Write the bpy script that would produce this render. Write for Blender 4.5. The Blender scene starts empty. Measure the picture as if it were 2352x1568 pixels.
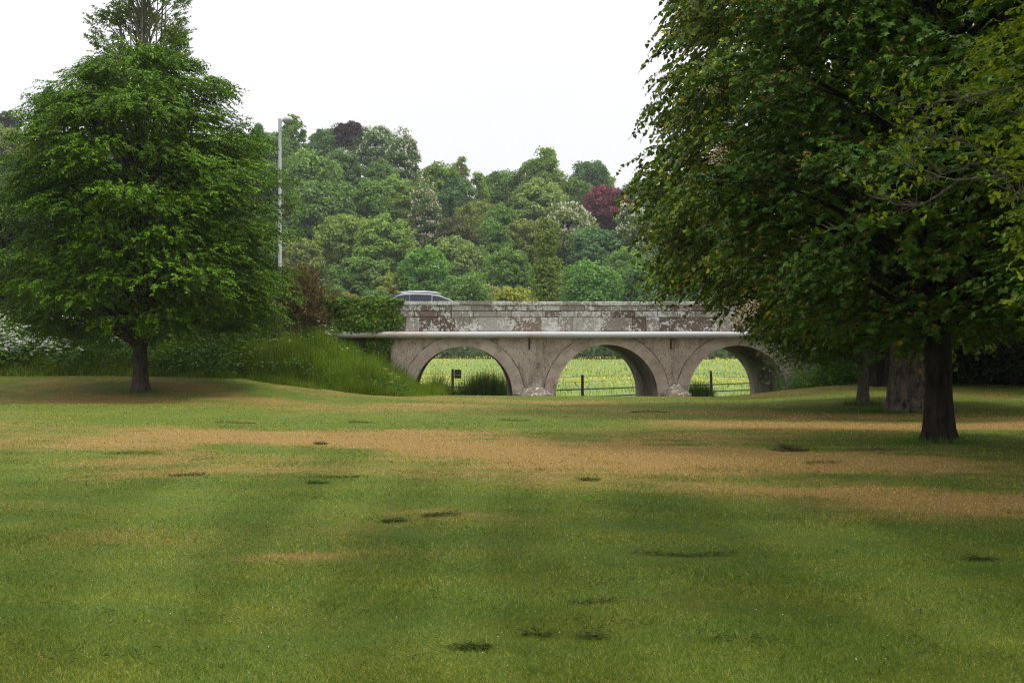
import bpy, math, random
import numpy as np
from mathutils import Vector

C = bpy.context.scene.collection
SC = bpy.context.scene
R = math.radians
PI = math.pi

# ------------------------------------------------------------------ camera, sky, sun, exposure
F, CX, VH, CAMZ = 3267.0, 1176.0, 798.0, 1.7       # focal length and horizon in units of a 2352 px wide picture
cam_d = bpy.data.cameras.new('camera')
cam = bpy.data.objects.new('camera', cam_d); C.objects.link(cam)
cam.location = (0, 0, CAMZ); cam.rotation_euler = (R(90), 0, 0)
cam_d.sensor_width = 36.0; cam_d.lens = 36.0 * F / 2352.0
cam_d.shift_y = (VH - 784.0) / 2352.0
cam_d.clip_start = 0.1; cam_d.clip_end = 6000
cam_d.dof.use_dof = True; cam_d.dof.focus_distance = 40.0; cam_d.dof.aperture_fstop = 14.0
SC.camera = cam

SUN_EL, SUN_AZ = 66.0, 96.0                         # azimuth clockwise from +Y: high, from the right
W = bpy.data.worlds.new('World'); SC.world = W; W.use_nodes = True
wn, wl = W.node_tree.nodes, W.node_tree.links
wn.clear()
sky = wn.new('ShaderNodeTexSky'); sky.sky_type = 'NISHITA'; sky.sun_disc = False
sky.sun_elevation = R(SUN_EL); sky.sun_rotation = R(SUN_AZ); sky.dust_density = 3.0; sky.air_density = 1.0
tc = wn.new('ShaderNodeTexCoord'); sep = wn.new('ShaderNodeSeparateXYZ')
wl.new(tc.outputs['Generated'], sep.inputs[0])
mr = wn.new('ShaderNodeMapRange'); mr.inputs[1].default_value = 0.0; mr.inputs[2].default_value = 1.0
mr.inputs[3].default_value = 10.7; mr.inputs[4].default_value = 20.0     # an overcast sky is brighter overhead
wl.new(sep.outputs['Z'], mr.inputs[0])
nz = wn.new('ShaderNodeTexNoise'); nz.inputs['Scale'].default_value = 2.2; nz.inputs['Detail'].default_value = 5
wl.new(tc.outputs['Generated'], nz.inputs['Vector'])
cm = wn.new('ShaderNodeMapRange'); cm.inputs[3].default_value = 0.82; cm.inputs[4].default_value = 1.12
wl.new(nz.outputs['Fac'], cm.inputs[0])
mu = wn.new('ShaderNodeMath'); mu.operation = 'MULTIPLY'
wl.new(mr.outputs[0], mu.inputs[0]); wl.new(cm.outputs[0], mu.inputs[1])
cl = wn.new('ShaderNodeMix'); cl.data_type = 'RGBA'; cl.inputs[0].default_value = 1.0; cl.blend_type = 'MULTIPLY'
cl.inputs[6].default_value = (0.985, 0.99, 1.0, 1); wl.new(mu.outputs[0], cl.inputs[7])
mx = wn.new('ShaderNodeMix'); mx.data_type = 'RGBA'; mx.inputs[0].default_value = 0.92
wl.new(sky.outputs[0], mx.inputs[6]); wl.new(cl.outputs[2], mx.inputs[7])
bg = wn.new('ShaderNodeBackground'); bg.inputs['Strength'].default_value = 0.064
wl.new(mx.outputs[2], bg.inputs['Color'])
wo = wn.new('ShaderNodeOutputWorld'); wl.new(bg.outputs[0], wo.inputs['Surface'])

sd = bpy.data.lights.new('sun', 'SUN'); sd.energy = 1.5; sd.angle = R(11); sd.color = (1.0, 0.95, 0.87)
sun = bpy.data.objects.new('sun', sd); C.objects.link(sun)
_d = Vector((math.sin(R(SUN_AZ)) * math.cos(R(SUN_EL)), math.cos(R(SUN_AZ)) * math.cos(R(SUN_EL)), math.sin(R(SUN_EL))))
sun.rotation_euler = _d.to_track_quat('Z', 'Y').to_euler(); sun.location = (0, 0, 60)

SC.view_settings.view_transform = 'Standard'; SC.view_settings.look = 'None'
SC.view_settings.exposure = 0.58; SC.view_settings.gamma = 1.0
cy = SC.cycles
cy.max_bounces = 6; cy.diffuse_bounces = 2; cy.glossy_bounces = 2; cy.transmission_bounces = 4
cy.volume_bounces = 0; cy.transparent_max_bounces = 4
cy.use_denoising = True; cy.denoiser = 'OPENIMAGEDENOISE'; cy.denoising_input_passes = 'RGB_ALBEDO_NORMAL'; cy.denoising_prefilter = 'NONE'; cy.filter_width = 1.15; cy.caustics_reflective = False; cy.caustics_refractive = False

# ------------------------------------------------------------------ helpers
def at(x, y, Y):
    return np.array([(x - CX) * Y / F, Y, CAMZ + (VH - y) * Y / F])

def sm(t):
    t = np.clip(t, 0, 1); return t * t * (3 - 2 * t)

def tag(o, label=None, cat=None, group=None, kind=None):
    if label: o['label'] = label
    if cat: o['category'] = cat
    if group: o['group'] = group
    if kind: o['kind'] = kind
    return o

def empty(name, loc=(0, 0, 0), rz=0.0):
    o = bpy.data.objects.new(name, None); C.objects.link(o)
    o.empty_display_size = 0.3
    o.location = loc; o.rotation_euler = (0, 0, rz); return o

def link(name, me, mat=None, parent=None, smooth=False):
    o = bpy.data.objects.new(name, me); C.objects.link(o)
    if mat is not None and not me.materials:
        for m in (mat if isinstance(mat, (list, tuple)) else [mat]): me.materials.append(m)
    if parent is not None: o.parent = parent
    if smooth: me.polygons.foreach_set('use_smooth', np.ones(len(me.polygons), dtype=bool))
    return o

def raw_mesh(name, V, loops, starts, totals):
    me = bpy.data.meshes.new(name)
    me.vertices.add(len(V)); me.vertices.foreach_set('co', np.ascontiguousarray(V, dtype=np.float32).ravel())
    me.loops.add(len(loops)); me.loops.foreach_set('vertex_index', np.ascontiguousarray(loops, dtype=np.int32))
    me.polygons.add(len(starts))
    me.polygons.foreach_set('loop_start', np.ascontiguousarray(starts, dtype=np.int32))
    try: me.polygons.foreach_set('loop_total', np.ascontiguousarray(totals, dtype=np.int32))
    except Exception: pass
    me.update(calc_edges=True)
    return me

def tmpl_mesh(name, V, nv, faces):
    """V: (n*nv,3) vertices of n copies of one template with faces (lists of indices < nv)."""
    n = len(V) // nv
    fl = np.concatenate([np.array(f) for f in faces]); tot = np.array([len(f) for f in faces])
    loops = (np.arange(n)[:, None] * nv + fl[None, :]).ravel()
    totals = np.tile(tot, n); starts = np.concatenate([[0], np.cumsum(totals)[:-1]])
    return raw_mesh(name, V, loops, starts, totals)

def norm(a):
    return a / (np.linalg.norm(a, axis=-1, keepdims=True) + 1e-9)

LEAF = {
    'ovate': (np.array([[0, 0, 0], [.45, .29, .07], [1, 0, -.1], [.45, -.29, .07]]), [(0, 1, 2), (0, 2, 3)]),
    'heart': (np.array([[0, 0, 0], [-.08, .28, .02], [.3, .45, .05], [1, 0, -.14], [.3, -.45, .05], [-.08, -.28, .02]]), [(0, 3, 2, 1), (0, 5, 4, 3)]),
    'maple': (np.array([[0, 0, 0], [-.06, .36, 0], [.26, .2, .03], [.6, .52, .0], [.62, .19, .03], [1, 0, -.1],
                        [.62, -.19, .03], [.6, -.52, .0], [.26, -.2, .03], [-.06, -.36, 0]]), [(0, 5, 4, 3, 2, 1), (0, 9, 8, 7, 6, 5)]),
    'oak': (np.array([[0, 0, 0], [.35, .2, .03], [.75, .3, .05], [1, 0, -.08], [.75, -.3, .05], [.35, -.2, .03]]), [(0, 3, 2, 1), (0, 5, 4, 3)]),
    'quad': (np.array([[0, -.5, 0], [1, -.5, 0], [1, .5, 0], [0, .5, 0]]), [(0, 1, 2, 3)]),
    'blade': (np.array([[0, -.5, 0], [0, .5, 0], [1, 0, 0]]), [(0, 1, 2)]),
    'diamond': (np.array([[0, 0, 0], [.5, .5, 0], [1, 0, 0], [.5, -.5, 0]]), [(0, 1, 2, 3)]),
}

def leaves_V(kind, P, D, N, L, Wd=None):
    T, faces = LEAF[kind]
    D = norm(D); S = norm(np.cross(N, D)); U = np.cross(D, S)
    L = np.broadcast_to(L, (len(P),)); Wd = L if Wd is None else np.broadcast_to(Wd, (len(P),))
    V = (P[:, None, :] + T[None, :, 0:1] * (D * L[:, None])[:, None, :]
         + T[None, :, 1:2] * (S * Wd[:, None])[:, None, :] + T[None, :, 2:3] * (U * L[:, None])[:, None, :])
    return V.reshape(-1, 3)

def leaf_mesh(name, kind, P, D, N, L, Wd=None):
    return tmpl_mesh(name, leaves_V(kind, P, D, N, L, Wd), len(LEAF[kind][0]), LEAF[kind][1])

class MB:
    def __init__(s): s.V = []; s.Fc = []; s.n = 0
    def add(s, V, Fc):
        V = np.asarray(V, float); s.V.append(V); s.Fc += [tuple(i + s.n for i in f) for f in Fc]; s.n += len(V); return s
    def box(s, x0, x1, y0, y1, z0, z1):
        v = [(x, y, z) for z in (z0, z1) for y in (y0, y1) for x in (x0, x1)]
        return s.add(v, [(0, 2, 3, 1), (4, 5, 7, 6), (0, 1, 5, 4), (2, 6, 7, 3), (0, 4, 6, 2), (1, 3, 7, 5)])
    def tube(s, pts, rad, k=6, cap=True, squash=None):
        pts = np.asarray(pts, float); m = len(pts); rad = np.broadcast_to(rad, (m,))
        tg = norm(np.gradient(pts, axis=0))
        ref = np.array([0., 0., 1.]) if abs(tg[0][2]) < .9 else np.array([1., 0., 0.])
        V = []
        for i in range(m):
            a = norm(np.cross(tg[i], ref)); b = np.cross(tg[i], a); ref = np.cross(a, tg[i]) if i else ref
            ref = b if abs(np.dot(tg[i], ref)) > .95 else ref
            th = np.arange(k) * 2 * PI / k
            V.append(pts[i] + rad[i] * (np.cos(th)[:, None] * a + np.sin(th)[:, None] * b))
        V = np.concatenate(V)
        Fc = [(i * k + j, i * k + (j + 1) % k, (i + 1) * k + (j + 1) % k, (i + 1) * k + j) for i in range(m - 1) for j in range(k)]
        if cap: Fc += [tuple(range(k))[::-1], tuple(range((m - 1) * k, m * k))]
        return s.add(V, Fc)
    def mesh(s, name):
        me = bpy.data.meshes.new(name)
        me.from_pydata(np.concatenate(s.V).tolist(), [], s.Fc); me.update(); return me
    def build(s, name, mat, parent=None, smooth=False):
        return link(name, s.mesh(name), mat, parent, smooth)

def bezier(p0, p1, p2, n):
    t = np.linspace(0, 1, n)[:, None]
    return (1 - t) ** 2 * p0 + 2 * t * (1 - t) * p1 + t * t * p2

_ph = np.random.default_rng(5).uniform(0, 6.28, (24, 3)); _fr = np.random.default_rng(6).normal(0, 1, (24, 2))
def wob(X, Y, s):                                    # smooth pseudo-noise in about -1..1
    v = 0
    for i in range(12): v = v + np.sin(_fr[i, 0] * X / s + _fr[i, 1] * Y / s + _ph[i, 0])
    return v / 3.4

# ------------------------------------------------------------------ materials
def new_mat(name):
    m = bpy.data.materials.new(name); m.use_nodes = True
    nt = m.node_tree; nt.nodes.clear()
    out = nt.nodes.new('ShaderNodeOutputMaterial')
    return m, nt, out

def ramp(nt, fac, stops, interp='LINEAR'):
    r = nt.nodes.new('ShaderNodeValToRGB'); cr = r.color_ramp; cr.interpolation = interp
    while len(cr.elements) > 1: cr.elements.remove(cr.elements[-1])
    cr.elements[0].position = stops[0][0]; cr.elements[0].color = (*stops[0][1], 1)
    for p, c in stops[1:]:
        e = cr.elements.new(p); e.color = (*c, 1)
    nt.links.new(fac, r.inputs[0]); return r.outputs[0]

def noise(nt, scale, detail=4, rough=.55, vec=None, stretch=None, out='Fac'):
    n = nt.nodes.new('ShaderNodeTexNoise'); n.inputs['Scale'].default_value = scale
    n.inputs['Detail'].default_value = detail; n.inputs['Roughness'].default_value = rough
    if vec is None:
        vec = nt.nodes.new('ShaderNodeNewGeometry').outputs['Position']
    if stretch:
        mp = nt.nodes.new('ShaderNodeMapping'); mp.inputs['Scale'].default_value = stretch
        nt.links.new(vec, mp.inputs[0]); vec = mp.outputs[0]
    nt.links.new(vec, n.inputs['Vector']); return n.outputs[out]

def mixc(nt, fac, a, b, blend='MIX'):
    m = nt.nodes.new('ShaderNodeMix'); m.data_type = 'RGBA'; m.blend_type = blend
    for s, v in ((0, fac), (6, a), (7, b)):
        if hasattr(v, 'is_linked'): nt.links.new(v, m.inputs[s])
        elif s == 0: m.inputs[0].default_value = v
        else: m.inputs[s].default_value = (*v, 1)
    return m.outputs[2]

def maprange(nt, v, a, b, c, d):
    m = nt.nodes.new('ShaderNodeMapRange'); nt.links.new(v, m.inputs[0])
    for i, x in enumerate((a, b, c, d)): m.inputs[i + 1].default_value = x
    return m.outputs[0]

def math_(nt, op, a, b):
    m = nt.nodes.new('ShaderNodeMath'); m.operation = op
    for i, v in enumerate((a, b)):
        if hasattr(v, 'is_linked'): nt.links.new(v, m.inputs[i])
        else: m.inputs[i].default_value = v
    return m.outputs[0]

def bump(nt, h, strength, dist):
    b = nt.nodes.new('ShaderNodeBump'); b.inputs['Strength'].default_value = strength; b.inputs['Distance'].default_value = dist
    nt.links.new(h, b.inputs['Height']); return b.outputs[0]

def principled(nt, out, col, rough=.8, spec=.3, metal=0.0, normal=None):
    p = nt.nodes.new('ShaderNodeBsdfPrincipled')
    if hasattr(col, 'is_linked'): nt.links.new(col, p.inputs['Base Color'])
    else: p.inputs['Base Color'].default_value = (*col, 1)
    if hasattr(rough, 'is_linked'): nt.links.new(rough, p.inputs['Roughness'])
    else: p.inputs['Roughness'].default_value = rough
    p.inputs['Specular IOR Level'].default_value = spec; p.inputs['Metallic'].default_value = metal
    if normal is not None: nt.links.new(normal, p.inputs['Normal'])
    if out is not None: nt.links.new(p.outputs[0], out.inputs['Surface'])
    return p.outputs[0]

def leaf_mat(name, stops, trans=.3, rough=.5, spec=.3, objcol=False, patch=None, tcol=(1.25, 1.2, .5)):
    m, nt, out = new_mat(name)
    g = nt.nodes.new('ShaderNodeNewGeometry')
    col = ramp(nt, g.outputs['Random Per Island'], stops)
    if patch:                                        # clumps of older and younger foliage
        f = maprange(nt, noise(nt, patch[0], 2), .35, .65, patch[1], patch[2])
        mm = nt.nodes.new('ShaderNodeVectorMath'); mm.operation = 'SCALE'
        nt.links.new(col, mm.inputs[0]); nt.links.new(f, mm.inputs['Scale']); col = mm.outputs[0]
    if objcol:
        oi = nt.nodes.new('ShaderNodeObjectInfo'); col = mixc(nt, 1.0, col, oi.outputs['Color'], 'MULTIPLY')
    s = principled(nt, None, col, rough, spec * .38)
    t = nt.nodes.new('ShaderNodeBsdfTranslucent')
    nt.links.new(mixc(nt, 1.0, col, tcol, 'MULTIPLY'), t.inputs['Color'])
    mxs = nt.nodes.new('ShaderNodeMixShader'); mxs.inputs[0].default_value = trans
    nt.links.new(s, mxs.inputs[1]); nt.links.new(t.outputs[0], mxs.inputs[2]); nt.links.new(mxs.outputs[0], out.inputs['Surface'])
    return m

def plain(name, col, rough=.6, spec=.4, metal=0.0, var=0.0, scale=6.0):
    m, nt, out = new_mat(name)
    if var:
        f = noise(nt, scale, 5)
        c = mixc(nt, f, tuple(x * (1 - var) for x in col), tuple(min(1, x * (1 + var)) for x in col))
        principled(nt, out, c, rough, spec, metal)
    else: principled(nt, out, col, rough, spec, metal)
    return m

def bark_mat(name, c1, c2, scale=9.0, lichen=None, strength=.8, pits=False):
    m, nt, out = new_mat(name)
    n1 = noise(nt, scale, 6, .65, stretch=(1, 1, .28)); n2 = noise(nt, scale * .25, 3)
    col = ramp(nt, n1, [(.36, tuple(x * .3 for x in c1)), (.48, c1), (.64, c2)])
    col = mixc(nt, maprange(nt, n2, .4, .65, 0, .5), col, c2)
    if pits:                                          # dark burrs and cracks
        col = mixc(nt, maprange(nt, noise(nt, 3.2, 6, .8, stretch=(1, 1, .6)), .54, .60, 0, .92), col, (.012, .009, .007))
    if lichen:
        col = mixc(nt, maprange(nt, noise(nt, 5, 5), .62, .66, 0, .85), col, lichen)
    principled(nt, out, col, .95, .06, normal=bump(nt, n1, strength, .05))
    return m

M = {}
M['hornbeam'] = leaf_mat('hornbeam_leaves', [(0, (0.050, 0.108, 0.005)), (.5, (0.078, 0.169, 0.008)), (.85, (0.123, 0.235, 0.009)), (1, (0.191, 0.295, 0.013))], .2, .42, .35, patch=(.7, .75, 1.25))
M['poplar'] = leaf_mat('poplar_leaves', [(0, (0.087, 0.149, 0.039)), (.6, (0.147, 0.225, 0.055)), (1, (0.234, 0.313, 0.069))], .3, .5, .3)
M['lime'] = leaf_mat('lime_leaves', [(0, (0.059, 0.101, 0.007)), (.6, (0.087, 0.149, 0.009)), (.88, (0.144, 0.204, 0.013)), (.94, (0.324, 0.309, 0.024)), (1, (0.421, 0.364, 0.036))], .2, .42, .35, patch=(.6, .75, 1.25))
M['maple'] = leaf_mat('maple_leaves', [(0, (0.036, 0.083, 0.009)), (.6, (0.058, 0.126, 0.012)), (1, (0.101, 0.183, 0.016))], .18, .42, .35, patch=(.7, .75, 1.3))
M['keys'] = leaf_mat('maple_keys', [(0, (0.149, 0.111, 0.022)), (.6, (0.241, 0.169, 0.031)), (1, (0.310, 0.234, 0.050))], .25, .6, .2)
M['oak'] = leaf_mat('oak_leaves', [(0, (0.056, 0.125, 0.016)), (.6, (0.087, 0.189, 0.023)), (1, (0.142, 0.267, 0.036))], .35, .45, .3)
M['fresh'] = leaf_mat('fresh_leaves', [(0, (0.112, 0.173, 0.011)), (.6, (0.181, 0.247, 0.016)), (1, (0.286, 0.322, 0.024))], .32, .45, .3)
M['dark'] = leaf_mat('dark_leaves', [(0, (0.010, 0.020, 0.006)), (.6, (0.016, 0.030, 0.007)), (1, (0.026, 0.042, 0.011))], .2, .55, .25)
M['ivy'] = leaf_mat('ivy_leaves', [(0, (0.046, 0.102, 0.012)), (.5, (0.079, 0.156, 0.014)), (.9, (0.139, 0.234, 0.020)), (.984, (0.195, 0.266, 0.022)), (.986, (0.685, 0.374, 0.022)), (1, (0.815, 0.468, 0.033))], .2, .38, .4, patch=(1.3, .75, 1.25))
M['scrub'] = leaf_mat('scrub_leaves', [(0, (0.055, 0.121, 0.019)), (.6, (0.090, 0.184, 0.024)), (1, (0.141, 0.249, 0.034))], .3, .5, .25, patch=(.6, .7, 1.25))
M['bankgrass'] = leaf_mat('bank_grass_blades', [(0, (0.094, 0.171, 0.014)), (.5, (0.157, 0.252, 0.020)), (.85, (0.217, 0.310, 0.028)), (1, (0.363, 0.326, 0.066))], .35, .5, .25, patch=(.45, .7, 1.25))
M['straw'] = leaf_mat('straw_stems', [(0, (.28, .22, .12)), (1, (.42, .35, .2))], .2, .7, .2)
M['meadowgrass'] = leaf_mat('meadow_blades', [(0, (0.124, 0.191, 0.046)), (.6, (0.200, 0.269, 0.063)), (1, (0.302, 0.327, 0.105))], .4, .5, .25, patch=(.12, .8, 1.15))
M['reed'] = leaf_mat('reed_blades', [(0, (.025, .05, .012)), (.7, (.045, .085, .016)), (1, (.075, .12, .022))], .25, .5, .25)
M['buttercup'] = plain('buttercup_yellow', (.85, .62, .02), .5, .3)
M['umbel'] = plain('umbel_white', (.80, .82, .72), .8, .1)
M['cream'] = plain('cream_blossom', (.52, .43, .29), .8, .1, var=.25, scale=9)
M['brown_twig'] = leaf_mat('brown_scrub', [(0, (0.082, 0.061, 0.031)), (.5, (0.155, 0.112, 0.054)), (.8, (0.182, 0.159, 0.057)), (1, (0.274, 0.224, 0.105))], .15, .8, .1)
M['far'] = leaf_mat('far_leaves', [(0, (.62, .62, .62)), (.5, (.95, .95, .9)), (1, (1.45, 1.4, 1.2))], .28, .6, .2, objcol=True)
M['blossom'] = plain('chestnut_candles', (.80, .76, .64), .8, .1, var=.2, scale=3)
M['pink_blossom'] = plain('pink_candles', (.80, .62, .50), .8, .1, var=.2, scale=3)
M['bark_dark'] = bark_mat('dark_bark', (.022, .017, .013), (.042, .033, .026))
M['bark_hornbeam'] = bark_mat('hornbeam_bark', (.055, .042, .032), (.10, .08, .062))
M['bark_grey'] = bark_mat('rugged_grey_bark', (.085, .066, .053), (.155, .125, .103), 6.5, lichen=(.26, .18, .05), strength=1.0, pits=True)
M['bark_pale'] = bark_mat('pale_bark', (.15, .13, .10), (.25, .22, .18))
M['bark_slim'] = bark_mat('slim_bark', (.09, .075, .055), (.15, .125, .095), 12)
M['far_bark'] = plain('far_bark', (.12, .10, .08), .9, .1)

# ------------------------------------------------------------------ the ground
def lawn_h(X, Y):
    X = np.asarray(X, float); Y = np.asarray(Y, float)
    z = -0.28 * sm((Y - 15) / 43)
    z = z + 0.80 * sm((-X - 4) / 8) * sm((Y - 49) / 12)
    z = z + 0.42 * sm((X - 8) / 6) * sm((Y - 42) / 14)
    z = z - 1.1 * sm((Y - 58.2) / 3) * sm((X + 5.5) / 1.5) * sm((14.5 - X) / 2)
    return z + 0.02 * wob(X, Y, 3.0) * sm((Y - 10) / 20)

PATCH = [(-9, 28.5, 13, 3.2, .20), (1.8, 26, 4.8, 5.2, .62), (4.4, 22.5, 3.4, 4.5, .58), (2.6, 19, 3.2, 4.0, .28), (7, 33, 4.5, 3.0, .75), (-3.5, 26.5, 5, 3.0, .45),
         (1.8, 14.2, 2.4, .75, .62), (3.4, 16.8, 2.2, .7, .55), (-.5, 14.3, 1.2, .5, .55), (4.7, 15.5, 1.8, 1.0, .65), (-5.3, 18.6, 2.2, .8, .45),
         (-2.4, 13.2, 1.6, .8, .35), (-1.7, 11.6, 1.2, .3, .4), (.7, 13.0, .8, .4, .35), (-17, 54, 7.5, 3.2, .12), (-6.5, 22, 3, 1.6, .3), (13, 36, 7, 4, .45),
         (4.5, 9.5, 1.6, .5, .25), (1.2, 9.6, .9, .3, .25), (-4, 16, 2, .8, .25)]
def dryness(X, Y):
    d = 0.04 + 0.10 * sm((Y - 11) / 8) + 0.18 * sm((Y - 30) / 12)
    wx, wy = wob(X, Y * .45, 1.6), wob(Y * .5 + 31, X, 1.9)
    for x, y, sx, sy, a in PATCH:
        d = d + a * np.exp(-((X + .35 * wx - x) / sx) ** 2 - ((Y + (.5 + .9 * sm((Y - 17) / 6)) * wy - y) / sy) ** 2)
    d = d * (1 + .45 * wob(X + 3, Y * .8, 4.2) * (Y < 50)) * (1 + .42 * wob(X + 7, Y * .6, .8) + .32 * wob(X, Y, .28) + .40 * wob(X, Y, 2.0)) + .05 * wob(X * 1.3, Y, .6)
    d = d + .10 * np.clip(wob(X, Y, .17), -1, 1) * np.clip(d * 3, 0, 1)
    return np.clip(d, 0, 1)
SWATHE = [([(1385, 985), (1345, 1060), (1325, 1150), (1350, 1230), (1420, 1330), (1500, 1440), (1640, 1600)], .40), ([(760, 930), (640, 1010), (500, 1100), (400, 1200), (330, 1320), (290, 1450), (300, 1600)], .42),
          ([(960, 1010), (820, 1130), (700, 1260), (620, 1400), (600, 1600)], .36), ([(1180, 930), (1150, 1000), (1080, 1120), (1040, 1280), (1060, 1450), (1100, 1600)], .26), ([(1700, 930), (1640, 990), (1660, 1100), (1850, 1260), (2200, 1480)], .34),
          ([(380, 940), (200, 1020), (40, 1110)], .5), ([(1440, 915), (1420, 950), (1390, 985)], .5), ([(1010, 915), (900, 945), (760, 985)], .5), ([(2000, 1250), (2200, 1400), (2400, 1520)], .3)]
def stripe(X, Y):                                        # pale swathes left by the mower, curving towards the bridge
    v = .38 + .06 * wob(X, Y, 1.1) + .12 * wob(X + 9, Y, .40)
    for pl, hw in SWATHE:
        p = np.array([((x - CX) * 1.75 / (y - VH), F * 1.75 / (y - VH)) for x, y in pl])[::-1]
        xc = np.interp(Y, p[:, 1], p[:, 0]); inside = (Y > p[0, 1] - .3) & (Y < p[-1, 1] + 2)
        e = np.abs(X - xc - .06 * wob(X, Y, .5)) / (hw * np.clip(.7 + Y / 40, .8, 2))
        v = v + .44 * inside * (1 - sm((e - .75) / .45))
    return np.clip(v, 0, 1)

def grid_mesh(name, xs, ys, zf):
    X, Y = np.meshgrid(xs, ys); Z = zf(X, Y)
    nx, ny = len(xs), len(ys)
    i = np.arange(nx - 1)[None, :] + nx * np.arange(ny - 1)[:, None]
    q = np.stack([i, i + 1, i + nx + 1, i + nx], -1).reshape(-1, 4)
    n = len(q)
    me = raw_mesh(name, np.stack([X, Y, Z], -1).reshape(-1, 3), q.ravel(), np.arange(n) * 4, np.full(n, 4))
    me.polygons.foreach_set('use_smooth', np.ones(n, dtype=bool))
    return me, X.ravel(), Y.ravel()

def set_attr(me, name, vals):
    a = me.attributes.new(name, 'FLOAT', 'POINT'); a.data.foreach_set('value', np.ascontiguousarray(vals, dtype=np.float32))

def farf(nt):                                           # foreground shade and grazing-view brightness put into the colour: near darker, far paler
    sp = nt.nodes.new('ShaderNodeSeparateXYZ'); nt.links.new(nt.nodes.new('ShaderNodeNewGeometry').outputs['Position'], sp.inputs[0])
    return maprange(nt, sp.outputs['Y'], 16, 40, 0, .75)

def lawn_colour(nt, rnd, k=1.0):
    a = nt.nodes.new('ShaderNodeAttribute'); a.attribute_name = 'dry'
    b = nt.nodes.new('ShaderNodeAttribute'); b.attribute_name = 'mown'
    s = lambda c: tuple(x * k for x in c)
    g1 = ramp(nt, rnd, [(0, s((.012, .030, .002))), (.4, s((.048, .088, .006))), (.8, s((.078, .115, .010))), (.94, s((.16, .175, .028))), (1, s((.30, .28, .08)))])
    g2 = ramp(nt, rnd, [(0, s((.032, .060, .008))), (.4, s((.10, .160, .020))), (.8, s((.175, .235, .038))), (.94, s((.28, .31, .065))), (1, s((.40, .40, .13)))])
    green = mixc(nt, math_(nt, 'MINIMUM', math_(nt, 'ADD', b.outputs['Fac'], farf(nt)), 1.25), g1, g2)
    green = mixc(nt, maprange(nt, noise(nt, .9, 3), .42, .62, 0, .5), green, mixc(nt, 1.0, green, (1.5, 1.12, 1.0), 'MULTIPLY'))
    straw = ramp(nt, rnd, [(0, s((.12, .072, .018))), (.45, s((.315, .20, .062))), (.85, s((.45, .315, .11))), (1, s((.60, .47, .21)))])
    n = noise(nt, 6.0, 4, .7)
    f = math_(nt, 'ADD', a.outputs['Fac'], maprange(nt, n, .25, .75, -.22, .22))
    return green, straw, f

m, nt, out = new_mat('lawn_turf')
rn = noise(nt, 55, 5, .75)
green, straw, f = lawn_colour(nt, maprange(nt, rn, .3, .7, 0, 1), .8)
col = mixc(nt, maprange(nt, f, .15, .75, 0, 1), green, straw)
principled(nt, out, col, .9, .1, normal=bump(nt, rn, .7, .03)); M['turf'] = m

m, nt, out = new_mat('lawn_blades')
g = nt.nodes.new('ShaderNodeNewGeometry'); ri = g.outputs['Random Per Island']
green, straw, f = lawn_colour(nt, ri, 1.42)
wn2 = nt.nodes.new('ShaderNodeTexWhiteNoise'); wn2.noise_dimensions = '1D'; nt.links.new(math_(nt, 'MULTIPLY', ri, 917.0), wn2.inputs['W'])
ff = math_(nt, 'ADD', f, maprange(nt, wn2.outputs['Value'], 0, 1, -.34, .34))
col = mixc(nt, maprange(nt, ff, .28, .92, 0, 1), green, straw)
s_ = principled(nt, None, col, .6, .06)
t_ = nt.nodes.new('ShaderNodeBsdfTranslucent'); nt.links.new(col, t_.inputs['Color'])
mxs = nt.nodes.new('ShaderNodeMixShader'); mxs.inputs[0].default_value = .4
nt.links.new(s_, mxs.inputs[1]); nt.links.new(t_.outputs[0], mxs.inputs[2]); nt.links.new(mxs.outputs[0], out.inputs['Surface'])
M['blades'] = m

me, X, Y = grid_mesh('lawn', np.arange(-46, 46.1, .4), np.arange(-16, 61.7, .4), lawn_h)
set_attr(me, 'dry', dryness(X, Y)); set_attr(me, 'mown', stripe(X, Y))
tag(link('lawn', me, M['turf']), kind='structure')

rg = np.random.default_rng(11)
n = 740000                                            # mown blades, about as many per picture row near as far
vv = rg.uniform(88, 1000, n) ** 1.0
Y = F * 1.75 / vv; X = rg.uniform(-.58, .58, n) * Y
ok = (Y < 61) & (Y > 4.6) & ~((Y > 58.5) & (X > -5) & (X < 14)); X, Y = X[ok], Y[ok]; n = len(X)
Z = lawn_h(X, Y)
px = Y / 1422
hgt = rg.gamma(5, 1 / 5, n) * np.interp(Y, [5, 14, 40], [.017, .022, .03]) * (1 + .3 * wob(X, Y, .5)) + .008
wid = np.maximum(.0035, .62 * px)
az = rg.uniform(0, 2 * PI, n); lean = rg.uniform(.2, 1.35, n)
D = np.stack([np.sin(az) * np.sin(lean), np.cos(az) * np.sin(lean), np.cos(lean)], -1)
Nn = norm(np.stack([rg.normal(0, .6, n), rg.normal(-.8, .6, n), rg.uniform(.1, .9, n)], -1))
V = leaves_V('blade', np.stack([X, Y, Z - .004], -1), D, Nn, hgt, wid)
me = tmpl_mesh('lawn_grass', V, 3, LEAF['blade'][1])
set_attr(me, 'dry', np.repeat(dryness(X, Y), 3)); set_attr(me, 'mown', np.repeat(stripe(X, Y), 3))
tag(link('lawn_grass', me, M['blades']), 'short mown lawn grass, green with dry straw-coloured patches', 'grass', kind='stuff')

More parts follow.
